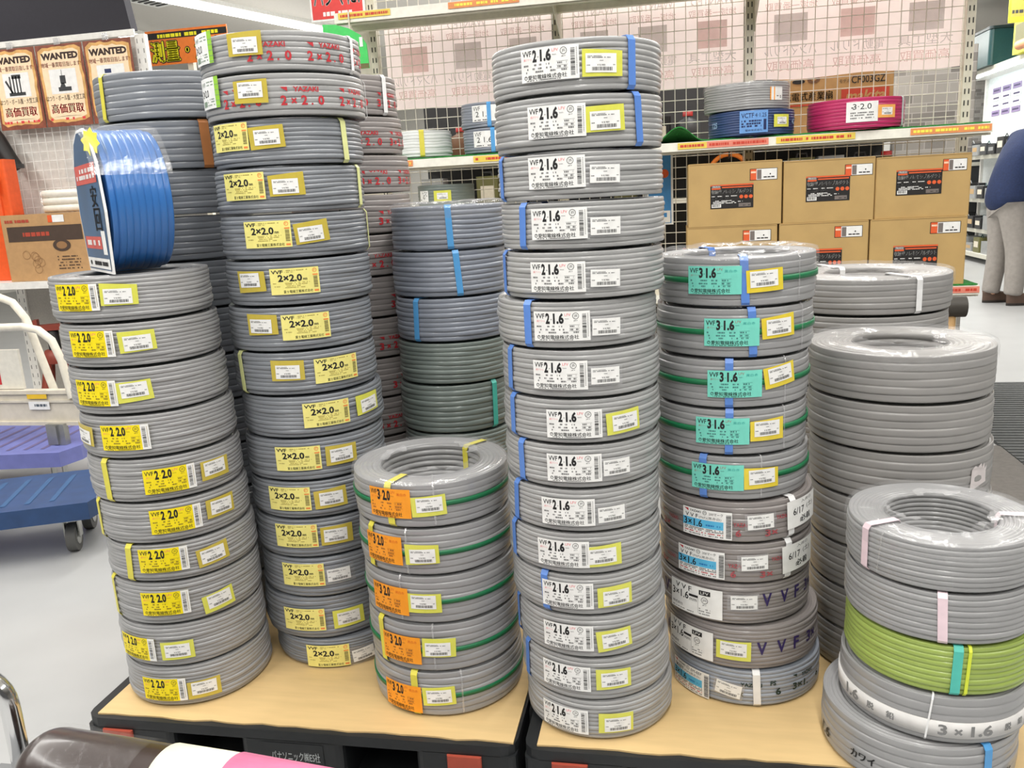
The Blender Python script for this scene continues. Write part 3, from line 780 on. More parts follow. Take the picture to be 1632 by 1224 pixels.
        if sk == 'S7' and i == 3:
            bd = obj('printed_band', band_mesh(R + .0022, .014, .042, mat('off_white_band', (214, 212, 210), .5), 'printed_band'), root)
            g2 = mat('mid_grey_print', (128, 128, 128), .6)
            it = [('1.6', -1.21, .0285, .020, .036, 0), ('脱', -.92, .028, .0135, .0135, 0), ('鉛', -.68, .028, .0135, .0135, 0), ('3', -.155, .028, .020, .014, 0), ('×', .0, .0265, .012, .013, 0), ('1.6', .245, .028, .020, .037, 0), ('脱', .56, .028, .0135, .0135, 0), ('鉛', .76, .028, .0135, .0135, 0)]
            
            for w_it in it: obj('band_print', marking_mesh(R + .0015, [w_it], [g2]), bd)
            obj('strap', g_strap(R, Ri, round(h - .005, 3), .003, S_WHITE, .0008, .1), root, (0, 0, .0022), -.29)
        if sk == 'S7' and i == 4:
            marking(R, [('1.6', -1.42, .0255, .020, .034, 0), ('カワイ', -.80, .0335, .015, .046, 0), ('3×', .75, .03, .018, .03, 0)], [INK], root)
        if sk == 'S7' and i == 2:
            obj('strap', g_strap(R, Ri, round(h - .005, 3), .005, mat('lime_strap', (214, 226, 60), .35), .0012, .05), root, (0, 0, .0022), .03)
        if sk == 'S7' and i == 0:
            obj('strap', g_strap(R, Ri, round(h - .005, 3), .0015, M_CTAPE, .0008, .1), root, (0, 0, .0022), -.90)
        if sk == 'S6' and i == 2:
            mb = MB(); q = cyl_map(R + .002); pts = [(-.024, -.03), (.026, -.018), (.024, .004), (.027, .016), (.019, .010), (.016, .023), (.010, .014), (.006, .024), (-.004, .017), (-.012, .021), (-.021, .014)]
            mb.poly(pts, q); mb.build('torn_paper', mat('torn_pale_paper', (214, 206, 206), .6), root, (0, 0, .05), .70)
            root['label'] = 'wide grey coil with torn paper, third in plain stack right of turquoise labels'
        if i == 0 and sk in ('S3', 'S5', 'S6', 'S6b', 'S7', 'S3b'):
            obj('film_wrap', film_mesh(R, Ri, h, hash(sk) % 97 if False else len(sk) * 13 + ord(sk[1]), M_FILM), root)
        if sk == 'S6b' and i == 0: obj('strap', g_strap(R, Ri, round(h - .005, 3), .0145, S_WHITE, .0012, 0.), root, (0, 0, .0022), -2.75)
        if sk == 'S5' and i == 0: pass

# ---------------------------------------------------------------- room shell
def floor_mat():
    m = mat('pale_grey_vinyl_floor', (176, 177, 177), .3, vary=.05, scale=3.5)
    return m
mb = MB(); mb.box((0, 5.5, -.05), (22, 23, .1)); mb.build('floor', floor_mat(), kind='structure')
mb = MB(); mb.box((0, 5.5, CEIL + .05), (22, 23, .1)); mb.build('ceiling', mat('off_white_ceiling_board', (206, 202, 194), .8, vary=.03), kind='structure')
WALLM = mat('pale_wall_paint', (224, 222, 216), .8, vary=.03)
mb = MB(); mb.box((0, 17.05, 1.6), (22, .1, 3.2)); mb.build('wall_back', WALLM, kind='structure')
mb = MB(); mb.box((-11.05, 5.5, 1.6), (.1, 23, 3.2)); mb.build('wall_left', WALLM, kind='structure')
mb = MB(); mb.box((11.05, 5.5, 1.6), (.1, 23, 3.2)); mb.build('wall_right', WALLM, kind='structure')

# ceiling strip lights
LAMPM = mat('lit_tube_diffuser', (255, 252, 244), .4, vary=0, emit=6.)
HOUS = mat('white_lamp_housing', (238, 238, 234), .5)
def strip_light(x, y, ang, ln, label):
    t = thing('ceiling_light', label, 'ceiling light', (x, y, CEIL), ang, 'fluorescent strip lights on the ceiling')
    b = MB(); b.box((0, 0, -.02), (.24, ln, .04)); b.build('housing', HOUS, t)
    b = MB(); b.prism([(-.10, -.03), (.10, -.03), (.08, -.07), (-.08, -.07)], -ln / 2 + .02, ln / 2 - .02, 0, (0, 0, 0), rx(PI / 2)); b.build('diffuser', LAMPM, t)
strip_light(-4.32, 8.85, -.34, 2.5, 'long bright strip light running down to the topmost red printed coil')
strip_light(-5.95, 9.9, -.10, 2.4, 'short strip light beside the black hanging panel')
# air vent
t = thing('ceiling_vent', 'small square dark slotted vent in the ceiling by the black panel', 'vent', (-4.85, 7.95, CEIL), -.3)
b = MB(); b.box((0, 0, -.01), (.55, .45, .02)); b.build('frame', HOUS, t)
b = MB()
for k in range(5): b.box((-.05, -.14 + .07 * k, -.024), (.30, .025, .008))
b.build('slats', mat('dark_vent_slot', (70, 70, 70), .6), t)

# ---------------------------------------------------------------- pallets
PAL = mat('black_pallet_plastic', (34, 36, 38), .45, vary=.15, scale=20)
PALR = mat('brick_red_plastic_tab', (168, 74, 56), .5)
def ply_mat():
    m = mat('tan_cardboard_sheet', (214, 184, 132), .6, vary=.06, scale=6)
    nt = m.node_tree
    for n in nt.nodes:
        if n.type == 'TEX_NOISE':
            mp = nt.nodes.new('ShaderNodeMapping'); mp.inputs['Scale'].default_value = (1, 7, 1)
            src = n.inputs['Vector'].links[0].from_socket; nt.links.new(src, mp.inputs['Vector']); nt.links.new(mp.outputs['Vector'], n.inputs['Vector'])
    return m
PLY = ply_mat()
def pallet(x0, x1, y0, y1, label, texts, tabs):
    t = thing('plastic_pallet', label, 'pallet', ((x0 + x1) / 2, (y0 + y1) / 2, 0), 0, 'black plastic pallets under the cable stacks')
    w, d = x1 - x0, y1 - y0
    b = MB(); b.rbox((0, 0, .137), (w, d, .022), .03); b.rbox((0, 0, .012), (w, d, .024), .03); b.build('deck', PAL, t)
    for i in range(3):
        for j in range(3):
            bw = .22 if i == 1 else .20
            b = MB(); b.rbox(((i - 1) * (w / 2 - .10), (j - 1) * (d / 2 - .085), .075), (bw, .17, .104), .015); b.build('foot_block', PAL, t)
    for k, cx in enumerate(tabs):
        b = MB(); b.rbox((cx, -d / 2 - .002, .105), (.068, .010, .040), .004); b.build('red_tab', PALR, t)
    if texts:
        q = plane_map((texts[0], -d / 2 - .0012, 0), (1, 0, 0), (0, 0, 1)); b = MB()
        b.rect(-.055, .03, .082, .122, q, 0, 0); 
        b.text('パナソニック㈱ES社', -.030, .083, .074, .104, q, 1, .0006); b.text('新潟工場', .004, .055, .046, .074, q, 1, .0006)
        b.build('printed_marking', [PAL, mat('pale_grey_print', (190, 195, 195), .6)], t)
    b = MB(); rnd = random.Random(3); pts = []
    xa, xb, ya, yb = -w / 2 + .025, w / 2 - .006, -d / 2 + .012, d / 2 - .02
    for k in range(25): pts.append((xa + (xb - xa) * k / 24, ya + rnd.uniform(-.003, .004)))
    pts += [(xb, yb), (xa, yb)]
    return t, pts
pl, pts1 = pallet(-1.222, -.300, 1.355, 2.50, 'black plastic pallet under the left stacks, printed with white lettering', (-.012,), (-.385, .36))
b = MB(); b.prism(pts1, 0, .0035); b.build('cardboard_sheet', PLY, None, ((-1.222 - .3) / 2, (1.355 + 2.5) / 2, .1482), label='tan cardboard sheet covering the left black pallet', cat='cardboard', group='cardboard sheets on the pallets')
pr_, pts2 = pallet(-.285, .660, 1.355, 2.50, 'black plastic pallet under the right stacks, without lettering', None, (-.385,))
b = MB(); b.prism(pts2, 0, .0035); b.build('cardboard_sheet', PLY, None, ((-.285 + .66) / 2, (1.355 + 2.5) / 2, .1482), label='tan cardboard sheet covering the right black pallet', cat='cardboard', group='cardboard sheets on the pallets')

# ---------------------------------------------------------------- blue hose standing on the first stack
t = thing('hose_coil', 'bright blue hose coil standing upright on the leftmost stack', 'hose coil', (-1.075, 1.545, 1.0608 + .1370), 0)
Rh, wd_ = .136, .112
wm = winding_mesh('winding', Rh, wd_, 9, .6, 4, 5, M_SKY_C, .8)
o = obj('winding', wm, t); Mx = Matrix.Rotation(math.radians(47), 4, 'Z') @ Matrix.Rotation(-PI / 2, 4, 'Y') @ Matrix.Translation((0, 0, -wd_ / 2))
o.matrix_local = Mx
b = MB()
for k, a in enumerate((2.0, -.9)):
    s = obj('strap', strap_mesh(Rh, Rh * .6, wd_, .017, S_LBLUE, .0015), t); s.matrix_local = Mx @ Matrix.Rotation((math.radians(118), math.radians(-100))[k], 4, 'Z')
# printed card on the left face
CARD = mat('deep_blue_card', (40, 88, 132), .35, coat=.4, vary=.25, scale=9)
q0 = Mx @ Matrix.Translation((0, 0, wd_ + .006))
# local frame on that face: normal is +z of the coil frame
nrm = (q0.to_3x3() @ Vector((0, 0, 1))).normalized(); up = Vector((0, 0, 1)); rt = up.cross(nrm).normalized()
org = nrm * (wd_ / 2 + .010)
q = plane_map(org, rt, up)
out = [(-.105, -.136), (.115, -.136), (.128, -.02), (.112, .07), (.075, .118), (.03, .137), (-.03, .137), (-.075, .118), (-.112, .07), (-.125, -.02)]
b = MB(); n_ = len(out)
b.add([q(u, v, .0) for u, v in out] + [q(u, v, -.004) for u, v in out], [tuple(range(n_)), tuple(range(2 * n_ - 1, n_ - 1, -1))] + [(i, n_ + i, n_ + (i + 1) % n_, (i + 1) % n_) for i in range(n_)], 1)
b.poly([(u * .95, v * .96) for u, v in out], q, 0, .0006)
b.rect(-.10, .035, .10, .072, q, 2, .0012); b.rect(-.095, -.09, .06, -.066, q, 2, .0012); b.rect(.065, -.10, .10, -.055, q, 1, .0012)
b.rect(-.10, -.128, .108, -.108, q, 1, .0012)
rnd = random.Random(6)
b.dashes(-.09, -.122, .10, .008, q, 3, rnd, .0018); b.dashes(-.085, .044, .09, .008, q, 1, rnd, .0018); b.dashes(-.085, .056, .09, .008, q, 1, rnd, .0018); b.dashes(-.09, -.083, .055, .01, q, 1, rnd, .0018)
b.text('回', .03, -.055, .085, -.012, q, 3, .0014, .02); b.text('安', .025, -.01, .08, .03, q, 3, .0014, .02)
b.build('printed_card', [CARD, PAPER, mat('coral_print', (205, 92, 84), .5), INK], t)
# folded clear bag over the top and a yellow star sticker
b = MB(); star = []
for k in range(16):
    a = 2 * PI * k / 16 + .2; r = .026 if k % 2 else .019
    star.append((r * math.cos(a), r * math.sin(a)))
q2 = plane_map(nrm * (wd_ / 2 - .004) + up * .112 + rt * .085 + Vector((.72, -.69, 0)) * .0, (Vector((.45, -.86, .15))).normalized().cross(Vector((0, 0, 1))).normalized() * -1, Vector((0, 0, 1)))
q2 = plane_map(org + rt * .080 + up * .108 - nrm * .012, (rt + nrm * -.5).normalized(), up)
b.add([q2(u, v, .012) for u, v in star] + [q2(u, v, .011) for u, v in star], [tuple(range(16)), tuple(range(31, 15, -1))] + [(i, 16 + i, 16 + (i + 1) % 16, (i + 1) % 16) for i in range(16)])
b.build('star_sticker', mat('yellow_star_sticker', (246, 238, 92), .5), t)
b = MB(); rnd = random.Random(9); vs = []; NU, NV = 22, 8
for i in range(NU):
    a = -1.25 + 2.5 * i / (NU - 1)
    for j in range(NV):
        s_ = -.012 + (wd_ + .03) * j / (NV - 1); r = Rh + .006 + rnd.uniform(0, .004)
        p = nrm * (wd_ / 2 + .012 - s_) + up * (r * math.cos(a)) + rt * (r * math.sin(a)); vs.append(p)
b.add(vs, [(i * NV + j, i * NV + j + 1, (i + 1) * NV + j + 1, (i + 1) * NV + j) for i in range(NU - 1) for j in range(NV - 1)], 0, True)
b.build('film_wrap', M_FILM, t)

# ---------------------------------------------------------------- main display shelving behind the stacks
STEEL = mat('cream_shelf_steel', (222, 216, 198), .4)
STEELD = mat('shadow_slot', (60, 58, 54), .7)
WIRE = mat('cream_wire', (226, 220, 206), .4)
RAIL = mat('white_price_rail', (240, 238, 226), .4)
TURF = mat('green_artificial_turf', (44, 128, 56), .9, vary=.35, scale=260, bump=1.)
STRIPC = [mat('orange_price_strip', (232, 150, 92), .5), mat('yellow_price_strip', (236, 208, 90), .5), mat('salmon_price_strip', (232, 140, 120), .5)]
RINK = mat('strip_red_ink', (206, 70, 50), .5); YINK = mat('strip_yellow_ink', (250, 236, 90), .5)
UPX = (-1.404, -.511, .352, 1.262)
gon = thing('display_shelf', 'long cream steel mesh shelf holding coils and cartons behind the stacks', 'store shelf', ((UPX[0] + UPX[3]) / 2, 4.0, 0))
GX = (UPX[0] + UPX[3]) / 2; GY = 4.0
def G(x, y, z=0): return (x - GX, y - GY, z)
for x in UPX:
    b = MB(); b.box(G(x, 4.13, 1.2), (.036, .05, 2.4), 0)
    for k in range(48):
        for dx in (-.008, .008): b.box(G(x + dx, 4.1045, .06 + .048 * k), (.005, .001, .022), 1)
    b.build('upright', [STEEL, STEELD], gon)
for xa, xb in zip(UPX, UPX[1:]):
    b = MB(); w = xb - xa - .05; n = int(w / .05)
    for k in range(n + 1): b.tube([G(xa + .025 + w * k / n, 4.115, .1), G(xa + .025 + w * k / n, 4.115, 2.35)], .0019, 0, 5, False)
    for k in range(46): b.tube([G(xa + .02, 4.119, .1 + .05 * k), G(xb - .02, 4.119, .1 + .05 * k)], .0019, 0, 5, False)
    b.build('wire_panel', WIRE, gon)
def strip(parent, x0, x1, y, z, h, mi, seed, dense=True):
    b = MB(); r = random.Random(seed); q = plane_map(G(0, y, z), (1, 0, 0), (0, 0, 1))
    off = GX
    qq = lambda u, v, o=0.: (u - GX, y - GY - o, z + v)
    b.rect(x0, 0, x1, h, qq, 0, .0015); 
    if dense:
        b.dashes(x0 + .01, h * .30, x1 - .01, h * .40, qq, 1, r, .0025, .85)
    b.build('price_strip', [STRIPC[mi], YINK if mi == 0 else RINK], parent)
def shelf(name_label, x0, x1, yf, yb, ztop, railh, strips, bracket=True):
    b = MB(); b.box(G((x0 + x1) / 2, (yf + yb) / 2, ztop - .008), (x1 - x0, yb - yf, .016)); b.box(G((x0 + x1) / 2, yf + .02, ztop - .028), (x1 - x0, .02, .034)); b.box(G((x0 + x1) / 2, (yf + yb) / 2 + .04, ztop - .026), (x1 - x0, .03, .03))
    s = b.build('shelf_board', STEEL, gon)
    b = MB(); b.box(G((x0 + x1) / 2, yf - .004, ztop - railh / 2), (x1 - x0, .008, railh)); rl = b.build('price_rail', RAIL, s)
    return s
top = shelf('', -1.45, 1.33, 3.75, 4.1, 1.985, .042, None)
for x0, x1, mi, sd in ((-1.43, -1.19, 1, 1), (-.93, -.62, 0, 2), (-.42, -.1, 1, 3), (.3, .62, 0, 9)): strip(top, x0, x1, 3.7400, 1.957, .026, mi, sd)
for x in UPX[1:3]:
    b = MB(); b.prism([(-.34, 0), (0, 0), (0, -.15), (-.04, -.12)], -.002, .002, 0, G(x + .02, 4.105, 1.968), Matrix(((0, 0, 1), (1, 0, 0), (0, 1, 0)))); b.build('bracket', STEEL, gon)
mid = shelf('', -1.42, 1.255, 3.75, 4.1, 1.345, .036, None)
for x0, x1, mi, sd in ((-1.165, -1.14, 0, 4), (-.86, -.66, 1, 5), (.03, .15, 1, 6), (.15, .40, 2, 7), (.43, .74, 1, 8), (.95, 1.25, 0, 10)): strip(mid, x0, x1, 3.7400, 1.316, .026, mi, sd)
low = shelf('', -1.42, -.50, 3.80, 4.1, 1.118, .03, None)
bas = shelf('', -1.42, 1.25, 3.75, 4.1, .700, .036, None)
strip(bas, .9, 1.247, 3.7400, .672, .026, 2, 12)
b = MB(); b.box(G(-.08, 3.95, .08), (2.66, .3, .16)); b.build('base_panel', STEEL, gon)
b = MB(); b.box(G(-1.475, 4.14, 1.2), (.11, .02, 2.4)); b.build('end_panel', mat('beige_end_panel', (206, 200, 184), .5), gon)
def turf(x0, x1, y0, y1, z, seed, label, lift=.012, hump=None):
    r = random.Random(seed); b = MB(); n = 60; vs = []; m_ = 8
    for i in range(n + 1):
        x = x0 + (x1 - x0) * i / n
        e = lift * max(0, math.sin(x * 11 + seed) * .6 + math.sin(x * 23 + 1.3 * seed) * .4)
        if hump and abs(x - hump[0]) < hump[1]: e += hump[2] * (math.cos((x - hump[0]) / hump[1] * PI) + 1) / 2
        for j in range(m_ + 1):
            t = j / m_; k = max(0, 1 - t * 2.2)
            vs.append((x, y0 + (y1 - y0) * t, z + .006 + e * k + r.uniform(-.0008, .0012)))
        vs.append((x, y0 + .001, z + .001 + e))
    P = m_ + 2; fs = []
    for i in range(n):
        for j in range(m_): fs.append((i * P + j, (i + 1) * P + j, (i + 1) * P + j + 1, i * P + j + 1))
        fs.append((i * P + m_ + 1, (i + 1) * P + m_ + 1, (i + 1) * P, i * P))
    b.add(vs, fs, 0, True)
    b.build('artificial_turf', TURF, None, label=label, cat='artificial turf', group='artificial turf on the shelves')
turf(-1.41, -.53, 3.755, 4.09, 1.3455, 2, 'green artificial turf strip under the white coil on the middle shelf', .0)
turf(-.50, .34, 3.755, 4.09, 1.3455, 5, 'humped green artificial turf left of the navy coil', .0, (.035, .105, .06))
turf(.36, 1.25, 3.755, 4.09, 1.3455, 8, 'green artificial turf strip under the magenta coil', .0)
turf(.0, 1.245, 3.756, 4.09, .7005, 3, 'green artificial turf under the cardboard cartons', .0)

# coils on the shelf
def shelf_coil(x, y, z, R, h, rows, m, label, seed, rin=.6):
    t = thing('cable_coil', label, 'cable coil', (x, y, z), 0, 'cable coils on the middle shelf')
    obj('winding', winding_mesh('winding', R, h, rows, rin, 5, seed, m, 1., 80), t)
    return t
TZ = 1.3565
def shelf_label(t, R, a, z, w, h, mats, draw):
    b = MB(); q = cyl_map(R + .0015); lab_base(b, w, h, q, 0, 6); draw(b, L(q, w, h), q); b.build('product_label', mats, t, (0, 0, z), a)
def shelf_price(t, R, a, z, tape, seed=7):
    p = obj('price_tape', g_tape(R, 0., tape, .082, .05, 'price_tape', 0.), t, (0, 0, z), a); obj('price_sticker', g_sticker(R, 0.), p, (0, 0, 0), 0)
t = shelf_coil(-1.14, 3.91, TZ, .14, .115, 9, M_WHITE_C, 'white cable coil with yellow strap on the middle shelf', 41)
obj('strap', strap_mesh(.14, .084, .115, .022, S_YEL), t, (0, 0, 0), .28)
for k, nm in enumerate(('grey cable coil with white 2 1.6 label, lower of the shelf pair', 'grey cable coil with white 2 1.6 label, upper of the shelf pair')):
    t = shelf_coil((-.785, -.79)[k], 3.905, (TZ, TZ + .1085)[k], .15, .106, 9, M_GREY_BL, nm, 50 + k)
    def dr(b, mp, q): b.text('VVF', .06, .66, .36, .92, mp, 1, .0006); b.text('2 1.6', .16, .28, .78, .62, mp, 1, .0006); b.dashes(-.05, -.03, .03, .004, q, 1, random.Random(k), .0006)
    shelf_label(t, .15, (-.14, -.10)[k], .058, .115, .068, [PAPER, INK], dr)
    obj('strap', strap_mesh(.15, .09, .103, .018, S_LBLUE), t, (0, 0, 0), (.10, .06)[k])
t = shelf_coil(.342, 3.9, TZ, .180, .100, 10, M_BLUE_C, 'navy cable coil with light blue label under the grey coil', 61)
def dr(b, mp, q):
    b.text('VCTF', .06, .68, .50, .90, mp, 1, .0006, .014); b.text('4·1.25', .54, .70, .94, .88, mp, 1, .0006)
    for vv in (.5, .38, .27): b.dashes(-.05, (vv - .5) * .09, .03, .007, q, 1, random.Random(int(vv * 99)), .0006)
    b.text('電線株式会社', .2, .07, .8, .17, mp, 1, .0006)
    b.rect(.84, .12, .94, .6, mp, 1, .0006)
shelf_label(t, .180, -.02, .052, .115, .088, [mat('sky_blue_label', (110, 160, 222), .4), mat('navy_ink', (28, 42, 90), .5)], dr)
shelf_price(t, .180, .66, .052, T_YG)
marking(.180, [('125', -1.05, .05, .024, .036, 0), ('4C', 1.15, .05, .024, .03, 0)], [mat('pale_blue_print', (150, 180, 215), .5)], t)
t = shelf_coil(.322, 3.905, TZ + .1035, .178, .108, 11, M_GREY, 'pale grey cable coil lying on the navy coil', 62)
def dr(b, mp, q): b.rect(0, 0, .36, 1, mp, 1, .0004); b.dashes(.0, -.012, .025, .004, q, 2, random.Random(4), .0006); b.dashes(.0, -.018, .025, .004, q, 2, random.Random(5), .0006)
shelf_label(t, .178, .66, .058, .066, .052, [PAPER, ORA, INK], dr)
obj('film_wrap', film_mesh(.178, .107, .108, 3, M_FILM), t)
t = shelf_coil(.768, 3.905, TZ, .192, .118, 9, M_PINK_C, 'bright magenta cable coil with white strap on the shelf', 63)
def dr(b, mp, q):
    b.text('3·2.0', .20, .62, .78, .90, mp, 1, .0006); b.dashes(-.05, .014, -.032, .005, q, 1, random.Random(6), .0006)
    for vv in (.42, .3, .16): b.dashes(-.045, (vv - .5) * .078, .045, .005, q, 2, random.Random(int(vv * 70)), .0006)
shelf_label(t, .192, -.05, .062, .122, .078, [PAPER, INK, GREYINK], dr)
shelf_price(t, .192, .47, .06, mat('orange_tape', (244, 176, 96), .35))
obj('strap', strap_mesh(.192, .115, .118, .016, mat('pale_grey_strap', (206, 212, 214), .4)), t, (0, 0, 0), 1.0)
t = shelf_coil(-1.05, 3.95, 1.1185, .135, .112, 8, M_GREY_GR, 'dark grey cable coil on the lower shelf behind film topped coil', 71)
shelf_price(t, .135, .12, .06, T_YG)
b = MB(); q = cyl_map(.137); lab_base(b, .06, .05, q); rr = random.Random(2)
for i in range(14): b.rect(-.026 + rr.random() * .045, -.02 + rr.random() * .035, -.026 + rr.random() * .045 + .004, .0, q, 1, .0005) if False else b.ring(-.022 + rr.random() * .044, -.018 + rr.random() * .036, .0, .003, q, 1, .0006, 6)
b.build('dotted_label', [PAPER, GREYINK], t, (0, 0, .062), -.62)

# ---------------------------------------------------------------- cardboard cartons
CARTON = mat('tan_carton_board', (190, 158, 102), .65, vary=.05, scale=12)
CARTE = mat('carton_seam', (120, 92, 56), .8)
BLK = mat('black_carton_label', (34, 32, 32), .45)
ORL = mat('orange_red_print', (226, 96, 48), .5)
def carton(x0, x1, z0, z1, label, plab, llab, dy=0.):
    d = .30; w = x1 - x0; h = z1 - z0
    t = thing('cardboard_carton', label, 'carton', ((x0 + x1) / 2, 3.765 + d / 2 + dy, z0), 0, 'tan cartons on the lower shelf')
    b = MB(); b.rbox((0, 0, h / 2), (w, d, h), .006); b.box((0, -d * .25, h + .0006), (w - .01, d * .5 - .004, .0012)); b.build('box', CARTON, t)
    b = MB(); b.box((0, 0, h + .0014), (w - .02, .004, .0006), 0); b.box((0, -d / 2 - .0004, h - .004), (w - .01, .0008, .0012), 0); b.build('flap_seam', CARTE, t)
    q = plane_map((-w / 2, -d / 2 - .0008, 0), (1, 0, 0), (0, 0, 1))
    mp = lambda u, v, o=0.: q(llab[0] * w + u * (llab[2] - llab[0]) * w, llab[1] * h + v * (llab[3] - llab[1]) * h, o)
    b = MB(); r = random.Random(4); b.rect(0, 0, 1, 1, mp, 0, .0002)
    b.rect(.0, .94, 1, 1, mp, 2, .0006); b.rect(.03, .80, .24, .97, mp, 3, .0009); b.rect(.03, .80, .24, .86, mp, 2, .0012); b.text('TRUSCO', .05, .88, .22, .95, mp, 1, .0014)
    b.rect(.27, .85, .97, .90, mp, 2, .0006)
    b.text('収納型フレキシブルダクト', .03, .62, .97, .79, mp, 1, .0008, .014)
    b.text('品番 TFD-320S', .03, .38, .46, .47, mp, 1, .0008, .006)
    qq = lambda u, v, o=0.: mp(u, v, o)
    for a, v0, bb in ((.03, .50, .62), (.06, .31, .5), (.06, .26, .75), (.06, .21, .6)): b.dashes(a, v0, bb, .03, qq, 1, r, .0008, .8)
    for k in range(3): b.ring(.72 + .11 * k, .48, .0, .045, lambda u, v, o=0.: mp(u, .5 + (v - .5) * 1.7, o), 2, .0009, 12)
    b.rect(.03, .05, .25, .19, mp, 1, .0008)
    v = .05
    while v < .23: b.rect(v, .08, v + .008, .18, mp, 0, .0012); v += r.uniform(.012, .024)
    b.rect(.66, .05, .94, .2, mp, 3, .0008); b.dashes(.68, .09, .92, .03, qq, 0, r, .0012, .7)
    b.build('product_label', [BLK, PAPER, ORL, mat('warm_grey_print', (120, 112, 108), .5)], t)
    mp2 = lambda u, v, o=0.: q(plab[0] * w + u * (plab[2] - plab[0]) * w, plab[1] * h + v * (plab[3] - plab[1]) * h, o)
    b = MB(); b.rect(0, 0, 1, 1, mp2, 1, .0002); b.rect(.02, .04, .98, .96, mp2, 0, .0006); b.rect(.02, .04, .24, .96, mp2, 2, .0008); b.rect(.26, .08, .42, .9, mp2, 3, .0008)
    b.dashes(.04, .62, .22, .16, mp2, 4, r, .0012, .8); b.dashes(.5, .2, .92, .1, mp2, 1, r, .0012, .9); b.ring(.74, .5, 0, .025, lambda u, v, o=0.: mp2(u, .5 + (v - .5) * 3, o), 1, .0012, 8)
    b.build('price_label', [PAPER, BLK, ORL, mat('warm_grey_print', (120, 112, 108), .5), mat('pale_orange_ink', (250, 210, 180), .5)], t)
    return t
ups = ((.073, .460), (.466, .830), (.833, 1.199)); los = ((.067, .445), (.452, .813), (.818, 1.194))
PW = ('left', 'middle', 'right')
for k, (x0, x1) in enumerate(los):
    carton(x0, x1, .7075, .9855, 'tan cardboard carton with black label, %s of the lower row' % PW[k], (.62, .76, .93, .93), (.25, .20, .71, .60))
for k, (x0, x1) in enumerate(ups):
    carton(x0, x1, .9875, (1.252, 1.242, 1.236)[k], 'tan cardboard carton with black label, %s of the upper row' % PW[k], ((.66, .70, .95, .88), (.67, .72, .97, .90), (.70, .73, .95, .92))[k], ((.24, .28, .70, .66), (.25, .33, .73, .74), (.22, .37, .70, .78))[k], (0, .004, .012)[k])

# ---------------------------------------------------------------- goods on the far side of the mesh
def sheet_mat():
    m = mat('translucent_milky_sheet', (246, 228, 224), .4, vary=.03)
    nt = m.node_tree; b = nt.nodes['Principled BSDF']; out = nt.nodes['Material Output']
    tl = nt.nodes.new('ShaderNodeBsdfTranslucent'); tr = nt.nodes.new('ShaderNodeBsdfTransparent'); a = nt.nodes.new('ShaderNodeMixShader'); c = nt.nodes.new('ShaderNodeMixShader')
    tl.inputs[0].default_value = srgb((250, 234, 230)); a.inputs[0].default_value = .5; c.inputs[0].default_value = .07
    nt.links.new(b.outputs[0], a.inputs[1]); nt.links.new(tl.outputs[0], a.inputs[2]); nt.links.new(a.outputs[0], c.inputs[1]); nt.links.new(tr.outputs[0], c.inputs[2]); nt.links.new(c.outputs[0], out.inputs[0])
    return m
SHEET = sheet_mat()
GHOST = mat('ghost_grey_print', (206, 194, 192), .6, alpha=.6)
GHOSTR = mat('ghost_red_print', (236, 184, 176), .6, alpha=.6)
for k, (x0, x1, z0, z1) in enumerate(((-1.36, -.54, 1.60, 2.02), (-.49, .33, 1.60, 2.02), (.375, 1.24, 1.612, 2.02))):
    t = thing('poster_sheet', 'milky sheet of see-through posters behind the %s bay of mesh' % ('left', 'middle', 'right')[k], 'poster sheet', ((x0 + x1) / 2, 4.15, z0), 0, 'poster sheets behind the mesh')
    b = MB(); w, h = x1 - x0, z1 - z0; vs = []; rr = random.Random(k)
    n = 30
    for i in range(n + 1):
        for j in range(9):
            vs.append((-w / 2 + w * i / n, .004 * math.sin(i * .9 + j * .3 + k) + .003 * math.sin(i * 2.3), h * j / 8 + (.005 * math.sin(i * .35 + k) if j == 0 else 0)))
    b.add(vs, [(i * 9 + j, (i + 1) * 9 + j, (i + 1) * 9 + j + 1, i * 9 + j + 1) for i in range(n) for j in range(8)], 0, True)
    b.build('sheet', SHEET, t)
    q = plane_map((-w / 2, -.010, 0), (1, 0, 0), (0, 0, 1))
    for c in range(3):
        b = MB()
        u0 = w * (.04 + .325 * c); u1 = u0 + w * .28
        b.text('WANTED', u0 + .02, h - .07, u1 - .02, h - .03, q, 0, 0, .01, flip=True); b.text('地域一番買取', u0 + .01, h - .12, u1 - .01, h - .085, q, 1, 0, flip=True)
        b.rect(u0 + .05, h - .25, u1 - .05, h - .135, q, 1 if (c + k) % 3 == 0 else 0); b.text(('ハンマドリル', '電動ドリル', '大型工具')[c], u0 + .01, h - .31, u1 - .01, h - .265, q, 0, 0, flip=True)
        b.text('高価買取', u0 + .02, h - .375, u1 - .02, h - .33, q, 1, 0, flip=True)
        b.build('faint_print', [GHOST, GHOSTR], t)

